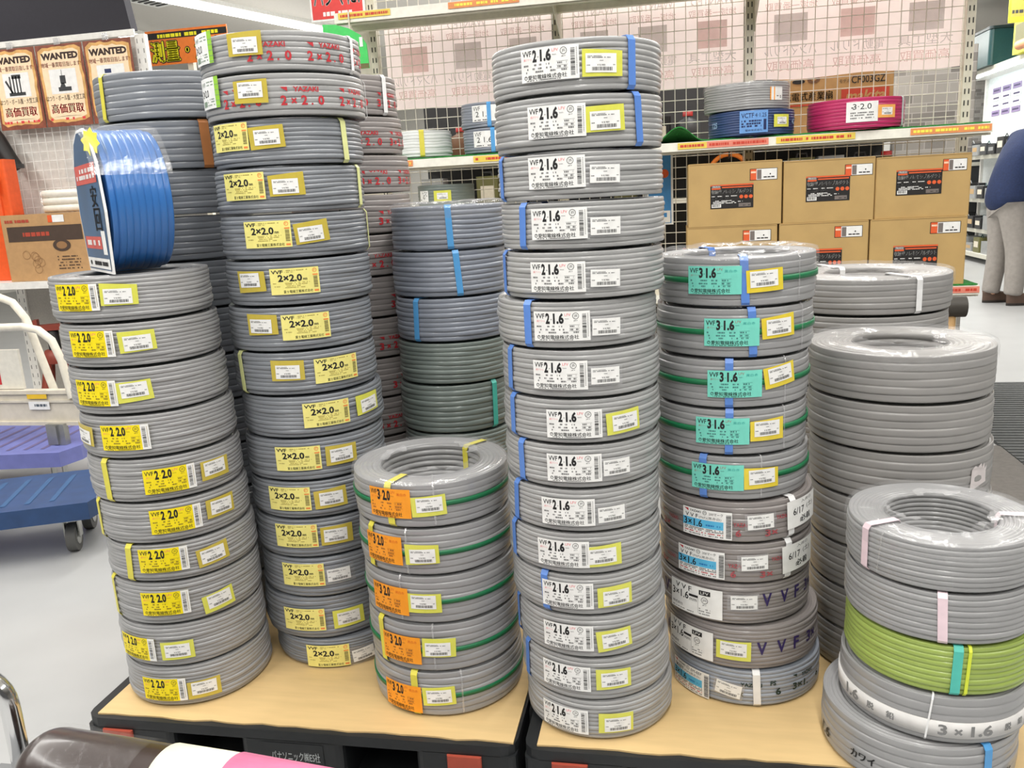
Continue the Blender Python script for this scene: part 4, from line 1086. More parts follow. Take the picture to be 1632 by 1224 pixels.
C_ = lambda n, c, r=.5: mat(n, c, r)
DARKS = [C_('black_goods', (30, 30, 32)), C_('charcoal_goods', (58, 60, 62)), C_('teal_goods', (34, 78, 80)), C_('brown_goods', (112, 78, 52)), C_('olive_goods', (106, 104, 60)), C_('red_goods', (176, 44, 40)), C_('navy_goods', (40, 52, 96)), C_('silver_goods', (150, 152, 152)), C_('tan_goods', (190, 158, 112)), C_('cream_goods', (222, 214, 196))]
CN = ['black', 'charcoal', 'dark teal', 'brown', 'olive', 'red', 'navy', 'silver', 'tan', 'cream']
far = thing('display_shelf', 'dark far shelf of tools seen through the wire mesh', 'store shelf', (-.15, 4.75, 0))
b = MB(); b.box((0, .32, 1.05), (2.6, .03, 2.1)); b.build('back_panel', mat('dark_back_panel', (46, 46, 48), .6), far)
fz = (.12, .66, 1.10, 1.36)
for z in fz:
    b = MB(); b.box((0, .08, z - .012), (2.6, .44, .024)); s = b.build('shelf_board', RAIL, far)
def tool_case(x, y, z, w, d, h, ci, label, cat='tool case', form='case', group='goods seen through the mesh'):
    m = DARKS[ci]; t = thing({'case': 'tool_case', 'bottle': 'bottle', 'can': 'can', 'roll': 'hose_roll', 'box': 'carton'}[form], label, cat, (x, y, z), 0, group)
    if form == 'case':
        b = MB(); b.rbox((0, 0, h / 2), (w, d, h), .015); b.build('body', m, t)
        b = MB(); b.tube([(-w * .2, -d * .3, h - .004), (-w * .18, -d * .3, h + .02), (w * .18, -d * .3, h + .02), (w * .2, -d * .3, h - .004)], .007, 0, 8); b.build('handle', DARKS[0], t)
        b = MB(); b.rect(-w * .3, h * .3, w * .3, h * .7, plane_map((0, -d / 2 - .001, 0), (1, 0, 0), (0, 0, 1))); b.build('label_patch', DARKS[9] if ci != 9 else DARKS[5], t)
    elif form in ('bottle', 'can'):
        r = w / 2
        b = MB(); b.lathe([(0, 0), (r, 0), (r, h * .7), (r * (.9 if form == 'can' else .4), h * .8), (r * (.9 if form == 'can' else .36), h * .88)], 0, 18); b.build('body', m, t)
        rc = r * (.8 if form == 'can' else .42); b = MB(); b.lathe([(rc, h * .86), (rc, h), (0, h)], 0, 14); b.build('cap', DARKS[5] if ci != 5 else DARKS[9], t)
    elif form == 'box':
        b = MB(); b.rbox((0, 0, h / 2), (w, d, h), .005); b.build('box', m, t)
        b = MB(); b.rect(-w * .35, h * .3, w * .35, h * .75, plane_map((0, -d / 2 - .001, 0), (1, 0, 0), (0, 0, 1))); b.build('label_patch', DARKS[(ci + 5) % 10], t)
    return t
rr = random.Random(12)
k = 0
forms = ('case', 'bottle', 'box', 'can', 'case', 'box')
placed = []
for zi, (z, xs) in enumerate(((1.36, (-1.28, -1.135, -.99, -.845, -.70, -.22, -.06, .09)), (1.10, (-1.30, -1.14, -.99, -.84, -.70, -.24, -.08, .52, .66, .80, .94, 1.075)), (.66, (-.22, -.05, .12)))):
    for x in xs:
        f = forms[k % 6]; ci = (k * 3 + zi) % 9; hh = {'case': .16, 'bottle': .17, 'box': .15, 'can': .13}[f] + (k % 3) * .012
        if z == 1.36 and x > -.3: ci = (0, 1, 0)[k % 3]
        lv = {1.36: 'beside the shelf coils', 1.10: 'below the shelf coils', .66: 'low beside the cartons'}[z]
        tool_case(x, 4.66, z + .001, .125, .12, hh, ci, '%s %s behind mesh %s, %s from the left' % (CN[ci], {'case': 'tool case', 'bottle': 'bottle', 'box': 'small carton', 'can': 'can'}[f], lv, 'first' if xs.index(x) == 0 else ORD[xs.index(x)]), {'case': 'tool case', 'bottle': 'bottle', 'box': 'carton', 'can': 'can'}[f], f)
        k += 1
# brown fan carton, posters and stone pattern boards seen through the mesh
t = thing('cardboard_carton', 'brown fan carton with black lettering behind the mesh above magenta coil', 'carton', (.79, 4.62, 1.361))
b = MB(); b.rbox((0, 0, .165), (.54, .22, .33), .006); b.build('box', mat('brown_fan_carton', (186, 146, 94), .65), t)
q = plane_map((-.27, -.112, .055), (1, 0, 0), (0, 0, 1)); b = MB()
b.text('充電式産業扇', .03, .125, .26, .165, q, 1, .001, .012); b.text('モデル', .29, .195, .34, .215, q, 1, .001); b.text('CF003GZ', .345, .19, .50, .225, q, 1, .001, .01)
b.rect(.30, .10, .52, .165, q, 2, .001); b.text('makita', .32, .108, .50, .158, q, 0, .002, .03, slant=.2); b.rect(.03, .10, .24, .108, q, 2, .001)
b.ring(.10, .215, .0, .03, lambda u, v, o=0.: q(u, .215 + (v - .215) * .35, o), 1, .001); b.ring(.17, .222, .012, .03, lambda u, v, o=0.: q(u, .222 + (v - .222) * .6, o), 3, .001)
b.build('carton_print', [mat('tan_print', (196, 150, 96), .6), INK, mat('brick_red_print', (196, 70, 50), .5), DARKS[3]], t)
def stone_mat():
    m = mat('stone_pattern_board', (176, 172, 166), .7)
    nt = m.node_tree; b = nt.nodes['Principled BSDF']
    br = nt.nodes.new('ShaderNodeTexBrick'); br.inputs['Scale'].default_value = 4.2; br.inputs['Color1'].default_value = srgb((186, 182, 176)); br.inputs['Color2'].default_value = srgb((132, 128, 124)); br.inputs['Mortar'].default_value = srgb((196, 192, 188))
    br.inputs['Mortar Size'].default_value = .01; br.inputs['Brick Width'].default_value = .45; br.inputs['Row Height'].default_value = .2; br.offset = .35
    tc = nt.nodes.new('ShaderNodeTexCoord'); mp = nt.nodes.new('ShaderNodeMapping'); mp.inputs['Rotation'].default_value = (PI / 2, 0, 0)
    nt.links.new(tc.outputs['Object'], mp.inputs['Vector']); nt.links.new(mp.outputs['Vector'], br.inputs['Vector']); nt.links.new(br.outputs['Color'], b.inputs['Base Color'])
    return m
STONE = stone_mat()
for k, (x, y, w, z0, z1, lb) in enumerate(((1.37, 4.985, .40, .02, 1.80, 'grey stone pattern board behind the right end of the mesh'),)):
    t = thing('stone_board', lb, 'wall board', (x, y, 0), 0); b = MB(); b.rbox((0, 0, (z0 + z1) / 2), (w, .05, z1 - z0), .008); b.build('board', STONE, t)
    b = MB(); b.box((0, .13, .01), (w, .2, .02)); b.build('stand', DARKS[1], t)
# blue poster and orange hose by the cartons
t = thing('poster', 'narrow blue poster with white border left of the cartons', 'poster', (-.03, 4.085, .986)); b = MB(); b.box((-.02, 0, .17), (.12, .004, .33), 1); q = plane_map((-.02, -.0025, .17), (1, 0, 0), (0, 0, 1)); b.rect(-.054, -.158, .050, .158, q, 0, .0005); b.ring(.02, .07, 0, .02, q, 2, .001); b.rect(-.05, -.155, .046, -.1, q, 1, .001); b.rect(-.02, -.13, .03, -.11, q, 0, .0015); b.build('sheet', [mat('poster_blue', (66, 140, 205), .4), PAPER, ORL, INK], t)
t = thing('hose_coil', 'orange hose coil showing above the left upper carton', 'hose coil', (.30, 4.67, 1.101)); b = MB()
for k in range(3): b.tube([(.10 * math.cos(a), .02 * (k - 1), .1125 + .10 * math.sin(a)) for a in [2 * PI * i / 40 for i in range(40)]], .0115, 0, 10, False, True)
b.build('hose', mat('orange_hose', (242, 136, 44), .4), t)
b = MB(); b.tube([(0, -.036, .195), (0, -.036, .228), (0, .036, .228), (0, .036, .195), (0, -.036, .195)], .004, 0, 8); b.build('tie', DARKS[0], t)

# ---------------------------------------------------------------- left shelving with posters
lg = thing('display_shelf', 'white mesh shelf carrying the wanted posters at left', 'store shelf', (-3.2, 4.0, 0))
WHS = mat('white_shelf_steel', (236, 234, 228), .4)
def LGp(x, y, z=0): return (x + 3.2, y - 4.0, z)
for x in (-3.60, -2.64):
    b = MB(); b.box(LGp(x, 4.12, 1.03), (.055, .03, 2.06), 0)
    for k in range(42):
        for dx in (-.016, .016): b.box(LGp(x + dx, 4.1045, .06 + .048 * k), (.005, .001, .022), 1)
    b.build('upright', [WHS, mat('pale_slot', (150, 148, 144), .7)], lg)
b = MB()
for k in range(20): b.tube([LGp(-3.57 + .048 * k, 4.112, .88), LGp(-3.57 + .048 * k, 4.112, 2.04)], .002, 0, 5, False)
for k in range(24): b.tube([LGp(-3.58, 4.116, .9 + .048 * k), LGp(-2.65, 4.116, .9 + .048 * k)], .002, 0, 5, False)
b.build('wire_panel', mat('white_wire', (240, 238, 234), .4), lg)
b = MB(); b.box(LGp(-3.11, 4.15, 1.47), (.92, .01, 1.18)); b.build('back_panel', mat('milky_back_panel', (222, 218, 212), .6), lg)
b = MB(); b.box(LGp(-3.11, 4.12, .42), (.92, .01, .84)); b.build('perforated_panel', mat('grey_perforated_panel', (168, 164, 156), .6, vary=.08, scale=160), lg)
b = MB(); b.box(LGp(-3.25, 3.92, .852), (1.2, .36, .022)); b.box(LGp(-3.25, 3.745, .846), (1.2, .012, .035)); b.build('shelf_board', WHS, lg)
b = MB(); b.box(LGp(-3.3, 3.9, .10), (1.3, .42, .02)); b.box(LGp(-3.3, 3.70, .05), (1.3, .02, .1)); b.build('base_shelf', WHS, lg)
b = MB(); b.box(LGp(-3.11, 4.098, 2.07), (.90, .012, .03)); b.build('top_rail', WHS, lg)
def poster(x0, x1, z0, z1, label, pic):
    t = thing('wanted_poster', label, 'poster', ((x0 + x1) / 2, 4.078, z0), 0, 'wanted posters in a row'); w, h = x1 - x0, z1 - z0
    b = MB(); b.box((0, 0, h / 2), (w, .003, h), 0)
    q = plane_map((-w / 2, -.0017, 0), (1, 0, 0), (0, 0, 1)); r = random.Random(pic)
    edge = []
    n = 34
    for i in range(n):
        a = 2 * PI * i / n; c_, s_ = math.cos(a), math.sin(a); k = 1 / max(abs(c_), abs(s_)); j = r.uniform(.94, 1.0)
        edge.append((w / 2 + c_ * k * j * w * .475, h / 2 + .004 + s_ * k * j * h * .475))
    b.poly(edge, q, 1, .0006)
    edge2 = [(w / 2 + (u - w / 2) * .88, h / 2 + (v - h / 2) * .92) for u, v in edge]; b.poly(edge2, q, 2, .0010)
    b.text('WANTED', w * .10, h * .815, w * .90, h * .90, q, 3, .0014, .055); b.text('地域一番買取目指します!', w * .08, h * .725, w * .94, h * .785, q, 4, .0014, .012)
    b.rect(w * .22, h * .40, w * .80, h * .70, q, 5, .0014)
    if pic == 1:
        for i in range(4): b.rect(w * (.36 + .07 * i), h * .45, w * (.39 + .07 * i), h * .66, q, 6, .0018)
        b.rect(w * .32, h * .42, w * .68, h * .46, q, 6, .0018); b.poly([(w * .26, h * .60), (w * .29, h * .62), (w * .42, h * .46), (w * .38, h * .45)], q, 6, .0018); b.rect(w * .42, h * .63, w * .62, h * .68, q, 6, .0018)
    elif pic == 2:
        b.rect(w * .44, h * .52, w * .56, h * .62, q, 6, .0018); b.rect(w * .38, h * .43, w * .66, h * .48, q, 6, .0018); b.poly([(w * .42, h * .48), (w * .54, h * .48), (w * .52, h * .53), (w * .46, h * .53)], q, 6, .0018); b.rect(w * .485, h * .6, w * .495, h * .69, q, 6, .0018)
    else:
        b.rect(w * .38, h * .60, w * .52, h * .65, q, 7, .0018)
    b.text('はつり・ボール盤・大型工具', w * .08, h * .315, w * .92, h * .385, q, 3, .0014, .008); b.text('高価買取', w * .16, h * .16, w * .86, h * .28, q, 4, .0014, .022)
    b.dashes(w * .1, h * .075, w * .9, h * .03, q, 4, r, .0012, .6); b.poly([(w * .12, h * .115), (w * .5, h * .128), (w * .88, h * .118), (w * .5, h * .122)], q, 3, .0014)
    b.build('sheet', [mat('burnt_brown_border', (136, 74, 54), .6, vary=.3, scale=30), mat('ochre_parchment', (222, 172, 104), .6, vary=.2, scale=30), mat('cream_parchment', (250, 222, 186), .6), mat('dark_brown_ink', (52, 30, 24), .6), mat('poster_red_ink', (222, 66, 72), .6), PAPER, DARKS[1], DARKS[6]], t)
    b = MB(); b.box((0, -.004, h + .012), (.03, .012, .034)); b.build('clip', M_FILM2, t)
poster(-3.505, -3.235, 1.642, 2.045, 'wanted poster with a trolley of tools, leftmost of three', 1)
poster(-3.226, -2.956, 1.642, 2.045, 'wanted poster with a standing machine, between the other two', 2)
poster(-2.946, -2.676, 1.642, 2.045, 'wanted poster nearest the upright, lower part hidden by a grey coil', 3)
t = thing('hanging_panel', 'black panel hanging above the wanted posters', 'panel', (-3.82, 4.35, 2.135))
b = MB(); b.prism([(-1.0, 0), (1.0, .0), (.93, .55), (-1.0, .55)], -.03, .03, 0, (0, 0, 0), rx(PI / 2)); b.build('panel', mat('matt_black_panel', (36, 34, 44), .7), t)
b = MB()
for x in (-.6, .6): b.tube([(x, 0, .54), (x, 0, CEIL - 2.135)], .008, 0, 8)
b.build('hanger', STEEL, t)
t = thing('survey_sign', 'orange sign with yellow outlined lettering beyond the left stack', 'sign', (-3.19, 5.5, 2.15))
b = MB(); b.box((0, 0, .11), (.60, .01, .22), 0); q = plane_map((-.30, -.0055, 0), (1, 0, 0), (0, 0, 1))
b.rect(.0, .165, .60, .205, q, 3, .0006); b.dashes(.09, .172, .56, .022, q, 1, random.Random(4), .001, .85)
for du, dv in ((-1, 0), (1, 0), (0, 1), (0, -1), (-.7, .7), (.7, .7), (-.7, -.7), (.7, -.7)): b.text('測量・測定', .03 + du * .009, .018 + dv * .009, .57 + du * .009, .150 + dv * .009, q, 3, .001 + .0001 * du)
for du, dv in ((-.003, 0), (.003, 0), (0, .002), (0, -.002)): b.text('測量・測定', .03 + du, .018 + dv, .57 + du, .150 + dv, q, 1, .003 + .02 * abs(du))
b.build('sign_board', [mat('sign_orange', (240, 128, 48), .5), mat('sign_yellow', (252, 240, 30), .5), PAPER, INK], t)
b = MB(); b.box((0, .03, -1.06), (.04, .04, 2.14)); b.build('post', STEEL, t)
t = thing('red_sign', 'red sign with thick white lettering at the shelf top', 'sign', (-1.49, 3.9, 1.99))
b = MB(); b.box((0, 0, .15), (.26, .008, .30), 1); q = plane_map((-.13, -.0045, 0), (1, 0, 0), (0, 0, 1)); b.rect(.008, .008, .252, .292, q, 0, .0006); b.text('ハンマに!', .02, .06, .24, .155, q, 1, .0012, .05); b.dashes(.06, .02, .2, .018, q, 1, random.Random(3), .0012); b.text('ハンマ', .03, .18, .23, .26, q, 1, .0012, .05)
b.build('sign_board', [mat('sign_red', (224, 62, 58), .5), PAPER], t)
b = MB(); b.box((.08, .03, .006), (.09, .08, .008)); b.build('foot', STEEL, t)
t = thing('green_sign', 'bright green rounded sign half hidden by the red printed coils', 'sign', (-1.36, 3.725, 1.745))
b = MB(); pts = [(-.14, 0), (.0, 0), (.06, 0), (.055, .10), (.03, .14), (-.02, .17), (-.08, .19), (-.14, .195)]; b.prism(pts, -.004, .004, 0, (0, 0, 0), rx(PI / 2)); q = plane_map((0, -.0045, 0), (1, 0, 0), (0, 0, 1)); b.rect(.0, .06, .02, .11, q, 1, .001); b.rect(.025, .09, .04, .13, q, 1, .001); b.rect(.0, .0, .06, .02, q, 2, .001)
b.build('sign_board', [mat('sign_green', (70, 205, 100), .5), PAPER, DARKS[4]], t)
b = MB(); b.tube([(-.02, .009, .1), (-.02, .009, .24)], .004, 0, 8); b.build('hanger', STEEL, t)
# goods on the left shelf
t = thing('cardboard_carton', 'brown carton with dark band on the left white shelf', 'carton', (-3.13, 3.925, .8645), .03)
b = MB(); w, d, h = .46, .28, .335; b.rbox((0, 0, h / 2), (w, d, h), .006); b.build('box', mat('brown_kraft_carton', (186, 146, 100), .65), t)
q = plane_map((-w / 2, -d / 2 - .001, 0), (1, 0, 0), (0, 0, 1)); b = MB()
b.rect(.03, .20, w - .01, .275, q, 0, .0005); b.dashes(.08, .225, .3, .02, q, 1, random.Random(2), .001, .85); b.dashes(.025, .295, .18, .014, q, 1, random.Random(3), .001, .8)
b.ring(.325, .175, .0, .05, lambda u, v, o=0.: q(u, .175 + (v - .175) * .62, o), 0, .001, 20); b.ring(.325, .175, .0, .03, lambda u, v, o=0.: q(u, .175 + (v - .175) * .62, o), 2, .0015, 16)
rr = random.Random(5)
for vv in (.115, .10, .085, .07, .055): b.dashes(.29, vv, .42, .006, q, 0, rr, .001, .8)
for i in range(7): b.ring(.15 + rr.uniform(-.05, .05), .09 + rr.uniform(-.05, .06), .02, .022, q, 2, .001, 12)
b.rect(.27, .29, .36, .325, q, 3, .0012); b.rect(.27, .29, .295, .325, q, 4, .0014)
b.build('carton_print', [mat('dark_brown_print', (74, 58, 48), .6), mat('rust_print', (176, 70, 50), .6), mat('mid_brown_print', (150, 112, 74), .6), PAPER, ORL], t)
t = thing('hose_roll', 'white ribbed hose roll lying on the brown carton', 'hose roll', (-3.02, 3.92, 1.2005))
b = MB()
for k in range(3):
    pts = [(.16 * math.cos(a) * (1 if abs(math.cos(a)) < .8 else .98), .085 * math.sin(a), .021 + .036 * k) for a in [2 * PI * i / 72 for i in range(72)]]
    b.tube(pts, [.019 + .0018 * (i % 2) for i in range(72)], 0, 10, False, True)
b.build('hose', mat('milky_white_hose', (236, 230, 218), .35, coat=.3), t)
b = MB(); b.tube([(-.10, -.11, .0), (-.10, -.112, .11), (-.10, .0, .115)], .004, 0, 6); b.build('tie', M_CTAPE, t)
t = thing('bolt_case', 'orange plastic case standing behind the white hose roll', 'plastic case', (-3.505, 3.93, .8645))
b = MB(); b.rbox((-.02, 0, .29), (.20, .10, .58), .012); b.rbox((.09, .01, .31), (.075, .09, .62), .01); b.build('body', mat('bright_orange_plastic', (236, 96, 44), .4), t)
b = MB(); b.rbox((.02, -.052, .50), (.14, .006, .1), .004); b.build('latch', mat('pale_orange_plastic', (240, 150, 110), .4), t)
t = thing('pry_bar', 'thick black curved handle leaning on the orange case', 'tool', (-3.50, 4.046, 1.36))
b = MB(); b.tube([(-.20, 0, .33), (-.14, 0, .34), (-.08, 0, .32), (-.02, 0, .24), (.03, 0, .14), (.06, 0, .085)], .042, 0, 14); b.build('grip', mat('black_rubber_grip', (34, 32, 32), .5), t)
b = MB(); b.tube([(.06, 0, .105), (.06, 0, .085)], .045, 0, 14); b.build('collar', DARKS[1], t)
# jack stands under the shelf
for k, (x, y, lb) in enumerate(((-3.235, 3.86, 'rusty red jack stand beside the left stack, nearer'), (-2.92, 3.93, 'rusty red jack stand half hidden by the left stack, farther'))):
    t = thing('jack_stand', lb, 'jack stand', (x, y, .122), .5, 'red jack stands under the left shelf'); JR = mat('rusty_red_paint', (138, 58, 42), .5)
    b = MB()
    for a in range(4):
        ca, sa = math.cos(a * PI / 2 + PI / 4), math.sin(a * PI / 2 + PI / 4)
        b.tube([(.13 * ca, .13 * sa, .006), (.045 * ca, .045 * sa, .34)], [.028, .02], 0, 6)
    b.lathe([(.065, .30), (.075, .33), (.05, .37), (.0, .37)], 0, 12); b.build('frame', JR, t)
    b = MB(); b.lathe([(.03, .33), (.03, .47), (0, .47)], 0, 12); b.build('post', DARKS[0], t)
    b = MB(); b.box((0, 0, .49), (.15, .06, .03)); b.box((-.07, 0, .515), (.02, .06, .04)); b.box((.07, 0, .515), (.02, .06, .04)); b.build('saddle', JR, t)

# ---------------------------------------------------------------- dollies and trucks on the left
DB = mat('navy_blue_dolly_plastic', (38, 68, 112), .45, vary=.12, scale=18)
DP = mat('periwinkle_dolly_plastic', (116, 122, 186), .45, vary=.08, scale=18)
RUB = mat('grey_rubber_wheel', (96, 96, 94), .6); CAST = mat('caster_steel', (170, 170, 166), .35, .8)
def caster(parent, x, y, r, zt):
    b = MB(); b.tube([(x - .016, y, r), (x + .016, y, r)], [r, r], 0, 20); b.tube([(x - .018, y, r), (x + .018, y, r)], r * .55, 1, 14)
    w = b.build('caster', [RUB, CAST], parent)
    b = MB(); b.box((x, y, zt - .005), (.07, .07, .01)); b.box((x - .024, y, (zt + r) / 2), (.005, .035, zt - r)); b.box((x + .024, y, (zt + r) / 2), (.005, .035, zt - r)); b.build('fork', CAST, w)
u_ = math.radians(24)
def dolly(name_label, loc, rz, w, d, zt, m, cham, mname):
    t = thing('platform_dolly', name_label, 'dolly', loc, rz, 'plastic dollies parked at left')
    b = MB(); pts = [(-w, 0), (-cham * .4, 0), (0, cham), (0, d - cham), (-cham, d), (-w + cham, d), (-w, d - cham)]; b.prism(pts, zt - .062, zt); b.build('deck', m, t)
    b = MB(); q = plane_map((0, 0, zt), (1, 0, 0), (0, 1, 0)); n = 9
    for i in range(n): 
        x = -w + .06 + (w - .14) * i / n; b.rect(x, .06, x + .018, d - .06, q, 0, .0012)
    b.build('tread', mat(mname, (110, 100, 140) if 'peri' in mname else (46, 84, 128), .6), t)
    for x in (-.11, -w + .11):
        for y in (.10, d - .10): caster(t, x, y, .052, zt - .062)
    return t
dolly('navy blue plastic dolly on grey wheels, nearest the leftmost stack', (-1.985, 2.42, 0), u_, .85, .42, .205, DB, .05, 'navy_tread')
td = dolly('periwinkle blue dolly behind the navy one', (-2.44, 2.88, 0), .16, .80, .52, .235, DP, .10, 'peri_tread')
CRS = mat('cream_painted_steel', (214, 206, 190), .45, vary=.08, scale=25)
t = thing('hand_truck', 'folded cream steel hand truck resting on the periwinkle dolly', 'hand truck', (-2.75, 3.02, .2355))
b = MB()
b.box((0, 0, .155), (.62, .03, .155)); b.box((0, -.018, .225), (.62, .012, .016)); b.box((0, -.018, .088), (.62, .012, .016)); b.box((0, -.018, .185), (.62, .008, .01)); b.build('body', CRS, t)
for x, w in ((.185, .085), (-.2, .05)):
    b = MB(); b.box((x, -.03, .045), (w, .03, .09)); b.box((x, -.048, .045), (w * .3, .012, .08)); b.build('bracket', CAST, t)
b = MB(); b.tube([(-.55, .05, .655), (-.06, .05, .628), (.01, .05, .60), (.06, .05, .53), (.14, .05, .2)], .0165, 0, 12); b.tube([(-.50, -.02, .50), (.10, -.02, .505), (.17, -.02, .49), (.225, -.02, .445), (.255, -.02, .36), (.275, -.02, .2)], .0165, 0, 12); b.build('handle', mat('ivory_tube', (230, 224, 208), .4), t)
b = MB(); b.box((-.15, .01, .32), (.36, .015, .17)); b.build('panel', mat('ivory_panel', (226, 222, 210), .5), t)
q = plane_map((0, 0, 0), (1, 0, 0), (0, 0, 1)); b = MB(); b.rect(-.30, .255, .008, .335, lambda u, v, o=0.: (u - .08, .002 - o, v), 0, .0005); qq = lambda u, v, o=0.: (u - .08, .002 - o, v); b.text('ーラック', -.14, .297, .0, .322, qq, 1, .001, .02); b.rect(-.10, .262, -.0, .288, qq, 2, .001)
b.rect(.01, .197, .105, .217, lambda u, v, o=0.: (u + .05, -.0155 - o, v), 3, .0075); b.rect(.012, .150, .112, .185, lambda u, v, o=0.: (u + .05, -.0155 - o, v), 1, .0075); b.dashes(.02, .163, .10, .011, lambda u, v, o=0.: (u + .05, -.0155 - o, v), 4, random.Random(2), .008, .9)
b.build('warning_label', [mat('label_red', (206, 48, 56), .5), PAPER, GREYINK, mat('label_amber', (240, 196, 50), .5), mat('slate_ink', (90, 100, 110), .5)], t)

# ---------------------------------------------------------------- trolley in the near left corner with a wrapped roll
CHR = mat('polished_chrome', (225, 225, 226), .12, 1., vary=0)
t = thing('trolley', 'chrome tube trolley at the near left corner', 'trolley', (-1.115, 1.03, 0))
b = MB(); pts = [(-.45, .05, .405), (-.10, .05, .422)]
for k in range(7): a = PI / 2 * k / 6; pts.append((-.055 + .055 * math.sin(a), .05, .367 + .055 * math.cos(a)))
pts += [(.0, .05, .2), (.0, .05, .05)]
b.tube(pts, .0155, 0, 16); b.build('handle', CHR, t)
b = MB(); b.box((.40, -.03, .215), (.95, .22, .02)); b.build('deck', mat('trolley_deck_grey', (120, 122, 124), .5), t)
b = MB(); b.tube([(-.05, .05, .205), (.86, .05, .205)], .012, 0, 10); b.tube([(-.05, -.12, .205), (.86, -.12, .205)], .012, 0, 10)
for x in (.0, .84):
    for y in (-.12, .05): b.tube([(x, y, .205), (x, y, .05)], .010, 0, 10)
b.build('frame', CHR, t)
for x in (.0, .84):
    for y in (-.12, .05): caster(t, x, y, .03, .058)
t = thing('wrapped_roll', 'dark brown film wrapped roll with cream band and pink end', 'roll', (-1.04, 1.02, .298), -.10)
r = .068; b = MB(); prof = [(0, 0)] + [(r * math.sin(a), r * .75 * (1 - math.cos(a))) for a in [PI / 2 * k / 8 for k in range(1, 9)]] + [(r, .14), (r * .99, .24), (r, .50), (r, .72), (0, .72)]
b.lathe(prof, 0, 36, (0, 0, 0), ry(PI / 2)); b.build('roll_body', mat('dark_brown_film', (44, 29, 25), .3, coat=.5, vary=.15, scale=12), t)
b = MB(); b.lathe([(r + .001, .268), (r + .003, .268), (r + .003, .40), (r + .001, .40)], 0, 40, (0, 0, 0), ry(PI / 2), True); b.build('paper_band', mat('cream_paper_band', (246, 243, 216), .5), t)
b = MB(); b.lathe([(r + .0002, .385), (r + .0046, .385), (r - .001, .70), (r - .004, .70)], 0, 40, (0, 0, 0), ry(PI / 2), True); b.build('pink_sleeve', mat('pink_sleeve', (226, 128, 168), .45), t)
b = MB(); rn = random.Random(8); vs = []
NU, NV = 26, 14
for i in range(NU):
    x = .015 + .22 * i / (NU - 1)
    for j in range(NV):
        a = -1.3 + 2.6 * j / (NV - 1); base = r * min(1, math.sin(min(PI / 2, math.acos(max(-1, 1 - x / (r * .75))))) if x < r * .75 else 1)
        rr_ = base + .003 + (.004 * abs(math.sin(i * 1.7 + j * .8)) if i < 10 else .001)
        vs.append((x, -rr_ * math.sin(a), rr_ * math.cos(a)))
b.add(vs, [(i * NV + j, i * NV + j + 1, (i + 1) * NV + j + 1, (i + 1) * NV + j) for i in range(NU - 1) for j in range(NV - 1)], 0, True); b.build('film_wrap', film_mat('thin_clear_film', .05), t)

# ---------------------------------------------------------------- mats on the right
def rib_mat(name, col):
    m = mat(name, col, .75, vary=.12, scale=60); return m
b = MB(); n = 48
for k in range(n): b.box((0, -1.0 + 2.0 * (k + .5) / n, .009), (1.1, 2.0 / n * .62, .006))
b.box((0, 0, .003), (1.1, 2.0, .006)); b.build('rubber_mat', rib_mat('ribbed_grey_rubber', (84, 86, 86)), None, (1.925, 3.93, .0005), label='dark ribbed rubber mat on the floor at right', cat='floor mat')
b = MB(); b.rbox((0, 0, .012), (.56, 1.9, .024), .02); b.build('rubber_mat', rib_mat('smooth_grey_rubber', (104, 100, 96)), None, (1.075, 2.75, .0005), label='smooth brownish grey mat between the right pallet and the ribbed mat', cat='floor mat')
# wooden mallet lying on a block behind the far stack
t = thing('mallet', 'small dark headed wooden mallet tip showing right of the far stack', 'mallet', (.915, 3.0, .0256)); 
b = MB(); b.lathe([(.0, .0), (.10, .0), (.09, .02), (.02, .03), (.018, .68), (0, .68)], 0, 16); b.build('handle', mat('pale_wood_handle', (196, 158, 108), .5, vary=.15, scale=30), t)
b = MB(); b.tube([(-.05, 0, .70), (.045, 0, .70)], .036, 0, 16); b.build('head', mat('dark_rubber_head', (58, 54, 48), .5), t)

# ---------------------------------------------------------------- aisle on the far right
ra = thing('display_shelf', 'long white lit shelf of small goods along the right aisle', 'store shelf', (3.9, 11.0, 0))
b = MB(); b.box((.35, -.3, 1.3), (.04, 4.5, 2.6)); b.build('back_panel', mat('white_perforated_back', (236, 242, 242), .5), ra)
for z, dep in ((.12, .42), (.42, .36), (.80, .34), (1.34, .34), (2.36, .48)):
    b = MB(); b.box((.35 - dep / 2, -.3, z - .012), (dep, 4.5, .024)); s = b.build('shelf_board', WHS, ra)
    b = MB(); b.box((.35 - dep - .004, -.3, z - .0265), (.008, 4.5, .05)); b.build('price_rail', mat('pale_grey_rail', (206, 204, 190), .4), s)
for y in (-2.5, -1.0, .45, 1.9):
    b = MB(); b.box((.32, y, 1.3), (.04, .05, 2.6)); b.build('upright', WHS, ra)
b = MB(); b.box((.0, -.3, 2.325), (.06, 4.2, .02)); b.build('light_strip', mat('lit_shelf_lamp', (240, 250, 252), .4, vary=0, emit=16.), ra)
rr = random.Random(31); k = 0
NM = {0: 'black', 1: 'charcoal', 2: 'dark teal', 3: 'brown', 4: 'olive', 5: 'red', 6: 'navy', 7: 'silver'}
